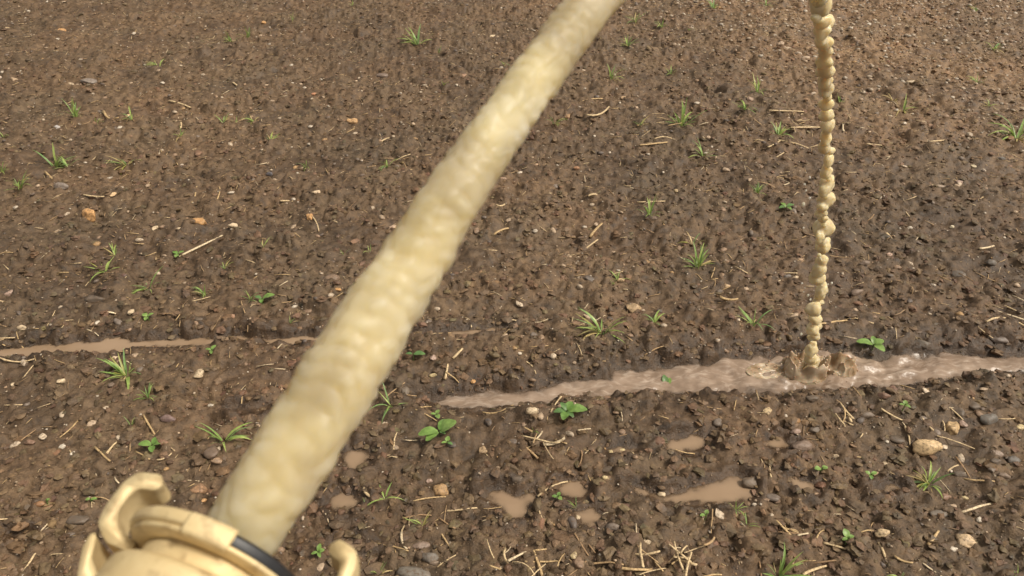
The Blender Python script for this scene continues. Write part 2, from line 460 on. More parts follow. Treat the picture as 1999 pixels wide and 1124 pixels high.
for nm, P, zw, bw in WATER[2:]:
    V, F, mk_ = water_sheet(P, zw, .004, .014, lambda x, y: .0004*perlin(x*30, y*30, 76))
    me = mesh_np('puddle_water', V, F); set_float(me, mk_, 'murk')
    tag(obj('puddle_water', me, M_PUD), kind='structure')

# ------------------------------------------------------------------ scattering helpers
def in_water(x, y, grow=0.0):
    r = np.zeros(np.shape(x), bool)
    for nm, P, zw, bw in WATER: r |= poly_sd(P, np.asarray(x), np.asarray(y)) > -grow
    return r
def scatter(n, power=0.0, margin=1.12):
    """points on the ground ahead of the camera; power > 0 thins them out with distance"""
    xo, yo = [], []
    got = 0
    while got < n:
        y = RNG.uniform(.70, 4.9, 4*n); x = RNG.uniform(-4, 4, 4*n)
        dep = y*math.cos(PITCH)+CAM_H*math.sin(PITCH)
        ok = (np.abs(x) < margin*(.69*dep+.05)) & (RNG.random(4*n) < (1.2/dep)**power)
        xo.append(x[ok]); yo.append(y[ok]); got += ok.sum()
    return np.concatenate(xo)[:n], np.concatenate(yo)[:n]
def rotz_np(V, a):
    c, s = np.cos(a), np.sin(a)
    x = V[...,0]*c-V[...,1]*s; y = V[...,0]*s+V[...,1]*c
    return np.stack([x, y, V[...,2]], -1)
def batch(variants, x, y, z, size, ang, tilt, cols, name, mat, smooth_shade=True, cjit=.0, parts=None):
    """one mesh from many small copies of a few (V,F) shapes"""
    Vs, Fs, Cs = [], [], []; base = 0
    vi = RNG.integers(0, len(variants), len(x))
    for k, (V0, F0) in enumerate(variants):
        m = np.where(vi == k)[0]
        if len(m) == 0: continue
        Q = V0[None]*size[m][:, None, :]
        ca, sa = np.cos(tilt[m])[:, None], np.sin(tilt[m])[:, None]
        Q = np.stack([Q[...,0], Q[...,1]*ca-Q[...,2]*sa, Q[...,1]*sa+Q[...,2]*ca], -1)
        Q = rotz_np(Q, ang[m][:, None])
        Q = Q+np.stack([x[m], y[m], z[m]], -1)[:, None, :]
        nv = len(V0)
        Vs.append(Q.reshape(-1, 3)); Cs.append(np.repeat(cols[m], nv, 0))
        Fs.append((F0[None]+(base+np.arange(len(m))*nv)[:, None, None]).reshape(-1, F0.shape[1])); base += len(m)*nv
    me = mesh_np(name, np.concatenate(Vs), np.concatenate(Fs), smooth_shade)
    set_col(me, np.concatenate(Cs))
    return obj(name, me, mat)
def lump(base, seed, amp=.28, f=1.3, flat=.0, facet=0):
    V, F = base
    V = V.copy()
    r = 1+amp*n3(V, f, seed)*1.8+amp*.4*n3(V, f*2.7, seed+5)
    V = V*r[:, None]
    if facet:
        rr = np.random.default_rng(seed)
        for _ in range(facet):
            d = rr.normal(size=3); d /= np.linalg.norm(d); c = rr.uniform(.55, .85)
            s = V@d; V = V-np.maximum(s-c, 0)[:, None]*d[None]*.85
    V = V-V.mean(0)
    return V/np.abs(V).max(0), F

# ------------------------------------------------------------------ soil crumbs (uncountable)
CR1 = [lump(ICO1, 300+i, .7, 1.6) for i in range(12)]
CR2 = [lump(ICO2, 340+i, .75, 1.7, facet=7) for i in range(20)]
def crumbs(n, lo, hi, variants, power, name, sink, label):
    x, y = scatter(n, power)
    d = y*.82+.63
    keepm = (perlin(x*4.2, y*4.2, 5)+.5*perlin(x*11, y*11, 6) < RNG.uniform(-.05, 1.1, len(x))) & ~in_water(x, y, -.004)
    x, y = x[keepm], y[keepm]
    s = lo+(hi-lo)*RNG.random(len(x))**2.6
    size = np.stack([s*RNG.uniform(.8, 1.3, len(s)), s*RNG.uniform(.7, 1.1, len(s)), s*RNG.uniform(.38, .62, len(s))], -1)
    z = HS(x, y)+s*sink
    tint = RNG.uniform(.85, 1.35, len(s))[:, None]*np.array([1, 1, 1])*(1+RNG.normal(0, .05, (len(s), 3)))
    o = batch(variants, x, y, z, size, RNG.uniform(0, 6.28, len(s)), RNG.normal(0, .3, len(s)), tint, name, M_CRUMB, False)
    vv = np.empty(len(o.data.vertices)*3, np.float32); o.data.vertices.foreach_get('co', vv); vv = vv.reshape(-1, 3); set_float(o.data, dryness(vv[:, 0], vv[:, 1]), 'dry')
    tag(o, label, 'soil', kind='stuff')
crumbs(11000, .0026, .0150, CR2, 2.2, 'soil_crumbs', .06, 'loose brown soil crumbs and clods strewn over the field')
crumbs(46000, .0018, .0095, CR1, .9, 'fine_soil_crumbs', .06, 'fine brown soil crumbs covering the whole field')

# ------------------------------------------------------------------ grit and small pebbles
PAL = np.array([(.50,.40,.29), (.42,.31,.21), (.56,.48,.38), (.36,.24,.15), (.20,.16,.13), (.13,.105,.09), (.30,.20,.13), (.50,.43,.34), (.42,.26,.12), (.17,.125,.095)])
PW_ = np.array([.17,.15,.12,.10,.12,.10,.09,.05,.03,.07]); PW_ /= PW_.sum()
def pebble_cols(n, pale=None):
    c = PAL[RNG.choice(len(PAL), n, p=PW_)]*RNG.uniform(.75, 1.1, (n, 1))
    if pale is not None: c = np.where(pale[:, None], PAL[RNG.choice([0,1,2,3,6], n)]*RNG.uniform(.6, .95, (n, 1)), c)
    return np.clip(c, 0, .75)
OCT = (np.array([(1,0,0),(-.9,.1,0),(0,1,.1),(.1,-1,0),(0,.1,.8),(0,0,-.8)], float), np.array([(0,2,4),(2,1,4),(1,3,4),(3,0,4),(2,0,5),(1,2,5),(3,1,5),(0,3,5)]))
x, y = scatter(15000, .9)
keepm = ~in_water(x, y, .0) ; x, y = x[keepm], y[keepm]
s = .0009+.0022*RNG.random(len(x))**2.5*(1+.35*np.maximum(y-1.5, 0))
g = batch([OCT], x, y, HS(x, y)+s*.5, np.stack([s*1.3, s, s*.8], -1), RNG.uniform(0, 6.28, len(x)), RNG.normal(0, .5, len(x)), pebble_cols(len(x), RNG.random(len(x)) < .5), 'grit', M_GRIT)
tag(g, 'pale specks of grit scattered through the brown soil', 'grit', kind='stuff')

PB1 = [lump(ICO2, 400+i, .34, 1.35, facet=6) for i in range(10)]
PB_SM = [lump(ICO1, 430+i, .3, 1.2) for i in range(8)]
x, y = scatter(4300, 0.0)
# the strip at the far right is strewn with pale pebbles
xe = RNG.uniform(.2, 3.6, 6500); ye = RNG.uniform(2.5, 4.9, 6500)
ke = RNG.random(6500) < smooth(.1, 1.0, (xe*.55+ye*.45-1.75)+.25*perlin(xe*3, ye*3, 90)); xe, ye = xe[ke], ye[ke]
pale = np.concatenate([RNG.random(len(x)) < .05+.25*smooth(1.6, 3.5, y), RNG.random(len(xe)) < .7])
x = np.concatenate([x, xe]); y = np.concatenate([y, ye]); y = np.where(in_water(x, y, .004), y+5, y)
s = .0022+.0080*RNG.random(len(x))**2.8; s[-len(xe):] = .0035+.0085*RNG.random(len(xe))**1.8
big = s/(y*.82+.63)
order = np.argsort(-big); ind = order[:215]; rest = order[215:]
cols = pebble_cols(len(x), pale)
zz = HS(x, y)
size = np.stack([s*RNG.uniform(1., 1.5, len(s)), s*RNG.uniform(.75, 1.05, len(s)), s*RNG.uniform(.45, .8, len(s))], -1)
o = batch(PB_SM, x[rest], y[rest], zz[rest]+s[rest]*.10, size[rest], RNG.uniform(0, 6.28, len(rest)), RNG.normal(0, .25, len(rest)), cols[rest], 'small_pebbles', M_STONE)
tag(o, 'countless tiny pebbles strewn over the brown field', 'pebbles', kind='stuff')
# meshes for single pebbles: shape x colour, shared between alike pebbles
PEB_ME = {}
def cname(c):
    l = .3*c[0]+.6*c[1]+.1*c[2]; warm = c[0]/max(c[2], .01)
    if l > .30: return 'pale cream'
    if warm > 2.6 and l > .16: return 'orange brown'
    if l > .17: return 'tan'
    if l > .115: return 'brown'
    return 'dark grey brown'
for i in ind:
    ci = int(RNG.integers(0, 10)); cn = cname(cols[i]); key = (ci % 5, cn)
    if key not in PEB_ME:
        V, F = PB1[ci % 5]; me = mesh_np('pebble', V, F); set_col(me, np.repeat(cols[i][None], len(V), 0)); me.materials.append(M_STONE); PEB_ME[key] = me
    o = obj('pebble', PEB_ME[key])
    o.location = (x[i], y[i], zz[i]+s[i]*.08); o.scale = size[i]; o.rotation_euler = (RNG.normal(0, .2), RNG.normal(0, .2), RNG.uniform(0, 6.28))
    tag(o, 'small %s pebble half sunk in the wet soil' % cn, 'pebble', 'small %s pebbles scattered over the field' % cn)

# ------------------------------------------------------------------ single stones seen in the photograph
CR, OR, TN, SL, BR, PK, WH, YC = (.60,.47,.31), (.55,.31,.13), (.47,.33,.19), (.122,.094,.070), (.205,.140,.095), (.36,.255,.20), (.58,.51,.41), (.58,.46,.25)
STONES = [  # px, py, width px, height px, colour, facets, roughness of shape, label
 (175,417,42,26,OR,4,.35,'angular orange tan stone perched on a dark clod, left of the jet'),
 (391,432,34,24,OR,1,.55,'knobbly two lobed orange stone above the long straw'),
 (605,419,15,19,OR,4,.3,'small upright orange stone with a straw below it'),
 (457,443,26,16,CR,2,.4,'greyish cream crumbly stone right of the two lobed orange stone'),
 (302,443,11,11,CR,2,.3,'small cream stone between the two orange stones'),
 (350,445,12,9,CR,3,.3,'little cream stone left of the knobbly orange stone'),
 (187,580,36,26,SL,2,.2,'smooth dark slate stone left of the grass tufts, above the back ditch'),
 (648,542,34,26,BR,0,.08,'flat round brown stone disc just left of the jet'),
 (660,562,14,12,OR,0,.15,'tiny orange pebble just below the round brown disc'),
 (19,562,32,18,PK,3,.3,'pinkish brown stone at the left picture edge'),
 (390,722,24,28,CR,5,.3,'pointed cream stone on bare soil below the back ditch'),
 (256,606,15,14,CR,3,.3,'cream pebble above the back ditch, below the slate stone'),
 (190,627,11,12,WH,2,.25,'small whitish pebble above the left end of the back ditch'),
 (45,640,18,13,CR,4,.4,'cream jagged pebble at far left above the ditch'),
 (118,737,16,13,CR,2,.25,'cream pebble left of the big grass tuft'),
 (27,748,11,11,CR,1,.2,'small cream pebble near the left edge below the ditch'),
 (222,690,13,14,CR,3,.3,'cream pebble on the near bank of the back ditch'),
 (327,806,34,18,(.20,.135,.12),1,.12,'flat purplish brown stone below the small grass tuft'),
 (414,877,30,32,(.15,.105,.075),0,.25,'round dark brown stone under the sprawling grass plant'),
 (386,946,34,30,(.34,.20,.11),2,.4,'orange brown mottled stone left of the jet near the coupling'),
 (395,968,16,10,OR,1,.4,'small orange chip in front of the mottled stone'),
 (122,870,18,14,WH,3,.35,'white lumpy pebble at lower left'),
 (142,884,10,14,WH,4,.3,'white upright chip beside the lumpy white pebble'),
 (411,788,12,9,WH,2,.3,'white pebble above the sprawling grass plant'),
 (75,978,24,12,(.26,.14,.07),0,.12,'smooth chestnut pebble at lower left'),
 (58,862,24,14,(.22,.13,.085),2,.35,'reddish brown stone at the left below the ditch'),
 (146,1045,20,18,SL,3,.2,'grey slate chip left of the brass coupling'),
 (152,1012,44,14,SL,3,.2,'long grey slate sliver left of the brass coupling'),
 (450,615,24,11,(.36,.215,.135),5,.1,'flat terracotta brick chip left of the jet'),
 (388,622,18,13,SL,0,.15,'dark oval pebble left of the terracotta chip'),
 (1237,594,34,32,TN,2,.4,'knobbly tan stone above the lush grass tuft'),
 (1212,545,18,10,TN,2,.3,'tan pebble beside the thin seedling at centre'),
 (1150,543,30,14,(.10,.08,.065),2,.25,'dark stone left of the thin centre seedling'),
 (1038,803,27,18,CR,0,.15,'smooth cream pebble on the near bank of the muddy furrow'),
 (943,873,18,22,TN,4,.35,'tan blocky pebble below the broad leaved weed'),
 (860,949,34,30,(.40,.25,.12),2,.5,'crumbly orange brown stone left of the heart shaped puddle'),
 (837,936,16,14,PK,3,.3,'pinkish pebble touching the crumbly orange brown stone'),
 (845,695,14,14,PK,3,.3,'pinkish pebble right of the jet above the furrow'),
 (845,731,16,9,YC,0,.15,'yellowish pebble right of the jet'),
 (924,748,10,14,OR,0,.15,'small amber pebble just above the furrow tip'),
 (790,747,18,44,(.16,.13,.10),1,.1,'long upright grey brown stone beside the jet'),
 (1186,915,28,20,SL,3,.2,'grey slate stone above the long middle puddle'),
 (1010,932,26,20,SL,5,.2,'triangular slate piece above the heart shaped puddle'),
 (1182,930,16,12,YC,2,.3,'yellowish pebble just below the grey slate stone'),
 (1192,880,11,10,YC,1,.2,'small yellow pebble at the thin puddle'),
 (1215,877,14,11,YC,1,.2,'yellow pebble lying in the thin puddle'),
 (1294,950,18,9,CR,1,.15,'cream pebble in the long middle puddle'),
 (1128,1007,12,16,CR,3,.3,'cream pebble right of the heart shaped puddle'),
 (1120,1075,15,22,(.46,.36,.20),1,.2,'upright yellowish tan pebble near the bottom edge'),
 (840,1083,36,28,(.17,.145,.12),5,.15,'square grey stone near the bottom edge'),
 (822,1062,36,15,(.19,.135,.10),1,.15,'flat brown stone above the square grey stone'),
 (847,1096,20,16,(.20,.15,.11),1,.2,'round brown pebble leaning on the square grey stone'),
 (808,1116,74,34,(.19,.165,.135),2,.12,'large flat grey stone cut by the bottom edge'),
 (1264,1057,22,14,CR,4,.5,'crumbly cream stone above the big straw heap'),
 (1811,860,62,36,(.60,.43,.24),0,.16,'large oblong cream orange stone at right'),
 (1858,829,44,38,(.55,.38,.20),2,.45,'knobbly tan stone just behind the large oblong stone'),
 (1880,823,16,18,PK,2,.25,'pinkish pebble at the right flank of the knobbly tan stone'),
 (1990,831,20,16,YC,1,.25,'yellowish stone at the right edge'),
 (1929,813,38,30,(.16,.145,.125),5,.15,'angular slate stone right of the knobbly tan stone'),
 (1877,786,20,28,SL,4,.2,'leaning slate stone, left one of a pair near the furrow'),
 (1900,787,24,24,SL,3,.15,'rounded slate stone, right one of a pair near the furrow'),
 (1548,818,32,16,(.34,.19,.085),0,.12,'oval orange brown stone below the splash'),
 (1553,843,22,12,PK,0,.15,'small pinkish oval stone above the brown block'),
 (1565,862,42,34,(.20,.145,.11),5,.1,'angular grey brown block in the small puddle'),
 (1590,840,30,18,SL,1,.15,'slate pebble right of the pinkish oval stone'),
 (1585,778,26,14,SL,1,.2,'slate stone on the bank under the splash'),
 (1640,782,30,15,(.18,.13,.095),2,.2,'brown flat stone on the bank right of the splash'),
 (1693,806,32,24,(.19,.145,.11),1,.2,'broad brown stone left of the dark hollow'),
 (1725,768,26,16,(.22,.13,.09),2,.3,'reddish brown stone at the furrow edge'),
 (1497,797,19,20,(.55,.41,.23),3,.35,'cream orange pebble below the furrow left of the splash'),
 (1472,921,52,28,(.155,.115,.08),3,.2,'dark brown brick shaped stone in the long puddle'),
 (1505,968,34,18,(.17,.135,.11),1,.12,'flat grey brown stone below the long puddle'),
 (1887,1050,44,36,(.56,.41,.25),3,.5,'crumbly cream stone at lower right'),
 (1723,1037,32,16,(.55,.41,.24),3,.5,'low crumbly cream stone left of the leaf scrap'),
 (1859,1070,22,11,WH,3,.3,'white chip in front of the crumbly cream stone'),
 (1912,1012,14,14,WH,3,.3,'white pebble above the crumbly cream stone'),
 (1629,889,22,11,CR,5,.3,'flat cream chip right of the grey brown block'),
 (1728,904,16,16,CR,5,.3,'angular cream pebble left of the large oblong stone'),
 (1709,923,20,12,TN,4,.5,'crumbly tan chip below the angular cream pebble'),
 (1731,860,8,8,WH,0,.1,'tiny white pebble left of the large oblong stone'),
 (1883,970,14,11,YC,1,.2,'yellow pebble below the yellowing grass tuft'),
 (1843,968,28,16,(.26,.16,.11),1,.3,'reddish brown stone under the yellowing grass tuft'),
 (1833,998,34,20,(.17,.14,.11),1,.15,'round grey brown stone below the yellowing tuft'),
 (1946,883,24,9,(.30,.23,.18),0,.1,'slim pinkish grey pebble near the right edge'),
 (1943,898,24,15,SL,1,.15,'dark pebble beneath the slim pinkish one'),
 (1977,894,26,22,(.15,.135,.12),2,.15,'round slate stone at the right edge'),
 (1936,914,17,15,(.18,.145,.115),1,.15,'small grey brown pebble below the dark pebble'),
 (1958,926,26,15,(.20,.145,.105),1,.15,'oval brown pebble near the right edge'),
 (1873,923,26,18,(.165,.13,.10),1,.15,'dark oval stone right of the yellowing grass tuft'),
 (1750,856,38,14,SL,1,.15,'long slate stone left of the large oblong stone'),
 (1801,668,38,18,(.15,.125,.10),4,.2,'slate wedge beyond the furrow at right'),
 (1944,678,36,14,(.17,.14,.12),3,.2,'flat slate stone beyond the furrow near the right edge'),
 (1672,568,28,18,(.22,.16,.12),0,.1,'flat brown disc stone right of the falling stream'),
 (1535,537,20,16,(.15,.13,.115),1,.15,'round grey pebble left of the falling stream'),
 (1552,541,14,9,CR,0,.15,'cream pebble next to the round grey one'),
 (1870,532,24,22,(.145,.125,.105),3,.2,'dark grey upright stone at right'),
 (1935,510,20,14,(.15,.13,.11),2,.2,'dark tilted stone near the right edge'),
 (1688,511,22,11,(.22,.165,.125),0,.15,'oval brown pebble right of the falling stream'),
 (1735,495,14,11,(.50,.33,.24),4,.3,'pinkish angular pebble right of the falling stream'),
 (1859,438,12,8,(.62,.54,.38),0,.15,'pale yellow pebble above the dark grey upright stone'),
 (1776,444,13,10,WH,1,.2,'whitish pebble right of the falling stream'),
 (1418,556,18,14,TN,3,.4,'tan pebble below the tall grass tuft'),
 (1405,567,16,12,SL,1,.2,'dark pebble below the tall grass tuft'),
 (1490,678,28,16,(.16,.125,.10),2,.2,'flat slate stone just beyond the furrow, left of the splash'),
 (1835,363,26,14,(.34,.26,.19),3,.3,'grey tan stone on the far soil at right'),
 (1870,356,22,15,PK,2,.25,'pinkish stone beside the grey tan one'),
 (1955,308,16,11,(.14,.125,.11),2,.2,'dark stone with a pale one left of it on the far soil'),
 (1905,310,12,9,(.60,.50,.33),0,.15,'pale stone left of the dark one on the far soil'),
 (1777,157,20,9,CR,1,.2,'cream stone on the far pebbly strip'),
 (1753,48,20,9,(.50,.40,.28),1,.2,'long cream stone near the top right'),
 (1697,45,10,7,WH,1,.2,'white pebble near the top beside the falling stream'),
 (1572,112,20,9,(.45,.34,.24),1,.2,'tan stone touching the left side of the falling stream'),
 (1538,95,22,9,(.43,.33,.23),1,.2,'long tan stone left of the falling stream'),
 (1558,106,14,8,(.50,.40,.30),1,.2,'cream pebble between two tan stones by the stream'),
 (1523,86,14,12,(.46,.34,.24),1,.2,'round tan pebble above the long tan stone'),
 (1736,226,12,9,(.58,.48,.34),1,.2,'round cream pebble right of the stream on the far soil'),
 (1683,230,18,9,(.22,.15,.11),1,.2,'brown stone in a straw scatter right of the stream'),
 (1588,180,14,9,(.48,.38,.29),1,.2,'cream stone left of the stream at mid height'),
 (1661,185,14,9,(.46,.37,.28),1,.2,'cream stone right of the stream at mid height'),
 (1347,186,26,13,(.27,.18,.12),1,.2,'brown stone left of the far grass tufts'),
 (1464,187,16,12,(.34,.24,.17),1,.2,'pinkish brown stone near the far grass tufts'),
 (1218,181,15,12,(.50,.34,.20),1,.2,'tan round stone right of the jet on the far soil'),
 (1109,214,16,13,(.48,.30,.16),2,.25,'orange tan stone just right of the jet'),
 (1126,325,14,10,(.36,.19,.10),1,.2,'reddish pebble right of the jet'),
 (1320,371,12,9,(.48,.36,.20),0,.15,'yellow tan pebble above the far green tuft'),
 (172,152,34,10,(.24,.20,.17),0,.12,'flat grey stone on the far soil at left'),
 (176,163,14,9,(.58,.42,.26),1,.2,'cream orange pebble in front of the flat grey stone'),
 (139,165,13,7,(.52,.40,.27),1,.2,'cream pebble left of the cream orange one'),
 (116,43,16,9,OR,1,.2,'orange pebble at the top left'),
 (162,57,11,7,CR,1,.2,'cream pebble at the top left'),
 (16,56,16,9,(.52,.38,.22),1,.2,'yellowish tan stone in the top left corner'),
 (111,74,11,6,WH,1,.2,'whitish pebble below the orange pebble at the top left'),
 (28,153,16,10,(.50,.36,.23),2,.3,'tan stone at the left edge on the far soil'),
 (515,44,10,8,OR,1,.2,'small orange pebble near the top centre'),
 (688,230,30,12,(.50,.31,.15),2,.35,'orange tan stone left of the jet on the far soil'),
 (745,147,28,12,(.20,.15,.12),1,.15,'flat grey brown stone left of the jet on the far soil'),
 (805,125,14,11,(.25,.21,.18),1,.15,'grey pebble left of the jet on the far soil'),
 (904,146,13,10,(.36,.22,.14),1,.2,'reddish tan pebble beside the jet on the far soil'),
 (961,53,10,9,CR,2,.2,'cream pebble beside the jet near the top'),
 (111,245,14,11,(.40,.37,.35),2,.3,'blue grey chip at left on the far soil'),
 (234,246,9,8,WH,0,.15,'small white pebble at left on the far soil'),
 (250,225,10,8,(.58,.40,.22),0,.15,'small apricot pebble at left on the far soil'),
 (121,366,32,16,(.22,.18,.15),0,.12,'round flat grey stone at left'),
 (220,372,12,13,(.55,.37,.20),2,.3,'upright apricot pebble at left'),
 (525,333,18,11,(.10,.095,.105),3,.2,'blue black chip at left of the jet'),
 (535,344,11,10,(.55,.35,.16),0,.15,'orange pebble in front of the blue black chip'),
 (618,374,18,9,(.50,.38,.25),2,.3,'cream tan stone left of the jet'),
 (613,181,12,6,(.45,.22,.12),1,.2,'small terracotta pebble on the far soil left of the jet'),
 (317,160,11,9,WH,2,.2,'white pebble on the far soil at left'),
 (767,442,18,14,(.50,.36,.25),4,.3,'pale pinkish stone touching the left side of the jet'),
]
for i, (px, py, wp, hp, c, fac, amp, lab) in enumerate(STONES):
    q = on_ground(px, py+hp*.25); dep = depth_of(q)
    V, F = lump(ICO3, 600+i*7, amp*1.15+.05, 1.25, facet=2*fac+3)
    fine = 1+.05*n3(V*3, 2.2, 900+i); V = V*fine[:, None]
    me = mesh_np('stone', V, F); cj = np.array(c)*RNG.uniform(.92, 1.05); set_col(me, np.repeat(cj[None], len(V), 0)); me.materials.append(M_STONE)
    o = obj('stone', me); wx_ = wp*dep/F_PX/2; hz = hp*dep/F_PX/2
    el = math.asin(CAM_H/np.linalg.norm(q-CAMP))
    # apparent height = mix of depth-extent (sin) and thickness (cos)
    thick = min(hz*.95, wx_*.62); dpt = min(max((hz-thick*math.cos(el)*.75)/math.sin(el), wx_*.55), wx_*1.4)
    o.scale = (wx_, dpt, thick); o.location = (q[0], q[1], H(q[0], q[1])+thick*.18)
    o.rotation_euler = (RNG.normal(0, .08), RNG.normal(0, .08), RNG.normal(0, .18))
    tag(o, lab, 'stone', 'stones lying on the field')

# ------------------------------------------------------------------ straw
def straw_mesh(seed, sides=5, segs=5, bend=.13):
    """unit length along X, radius about 1 (scaled by the object)"""
    rr = np.random.default_rng(seed); V = []; F = []
    b1, b2 = rr.normal(0, bend, 2); kink = rr.uniform(.3, .7); kb = rr.normal(0, bend*.9)
    for i in range(segs+1):
        tt = i/segs; cy = b1*(tt-.5)**2*2+max(tt-kink, 0)*kb; cz = b2*(tt-.5)**2*1.5
        r = 1.0*(1-.25*tt)*(1+rr.normal(0, .08))
        for k in range(sides):
            an = 2*math.pi*k/sides; V.append((tt-.5, cy, cz, r*math.cos(an), r*.62*math.sin(an)))
    for i in range(segs):
        for k in range(sides):
            a_ = i*sides+k; b_ = i*sides+(k+1) % sides; F.append((a_, b_, b_+sides)); F.append((a_, b_+sides, a_+sides))
    for k in range(1, sides-1): F.append((0, k+1, k)); F.append((segs*sides, segs*sides+k, segs*sides+k+1))
    return np.array(V), np.array(F)
STR = [straw_mesh(s_) for s_ in range(10)]
STR_S = [straw_mesh(50+s_, 3, 2, .1) for s_ in range(8)]
SPAL = np.array([(.60,.46,.27), (.52,.37,.19), (.44,.30,.16), (.66,.54,.36), (.34,.22,.12), (.25,.17,.10)])
def straw_geo(k, L, r):
    V, F = STR[k % len(STR)]
    return np.stack([V[:,0]*L, V[:,1]*L+V[:,3]*r, V[:,2]*L+V[:,4]*r], -1), F
STRAW_ME = {}
def straw_obj(p0, p1, r, ci, k, label, group, lift=0, name='straw'):
    p0 = Vector(p0); p1 = Vector(p1); d = p1-p0; L = d.length
    Lq = round(L/.008)*.008+.004; rq = round(r/.0003)*.0003
    key = (k % len(STR), Lq, rq, ci)
    if key not in STRAW_ME:
        V, F = straw_geo(k, Lq, rq); me = mesh_np('straw', V, F); set_col(me, np.repeat((SPAL[ci])[None], len(V), 0)); me.materials.append(M_STRAW); STRAW_ME[key] = me
    o = obj(name, STRAW_ME[key]); o.location = (p0+p1)/2
    q = d.to_track_quat('X', 'Z'); o.rotation_euler = q.to_euler()
    return tag(o, label, 'straw', group)
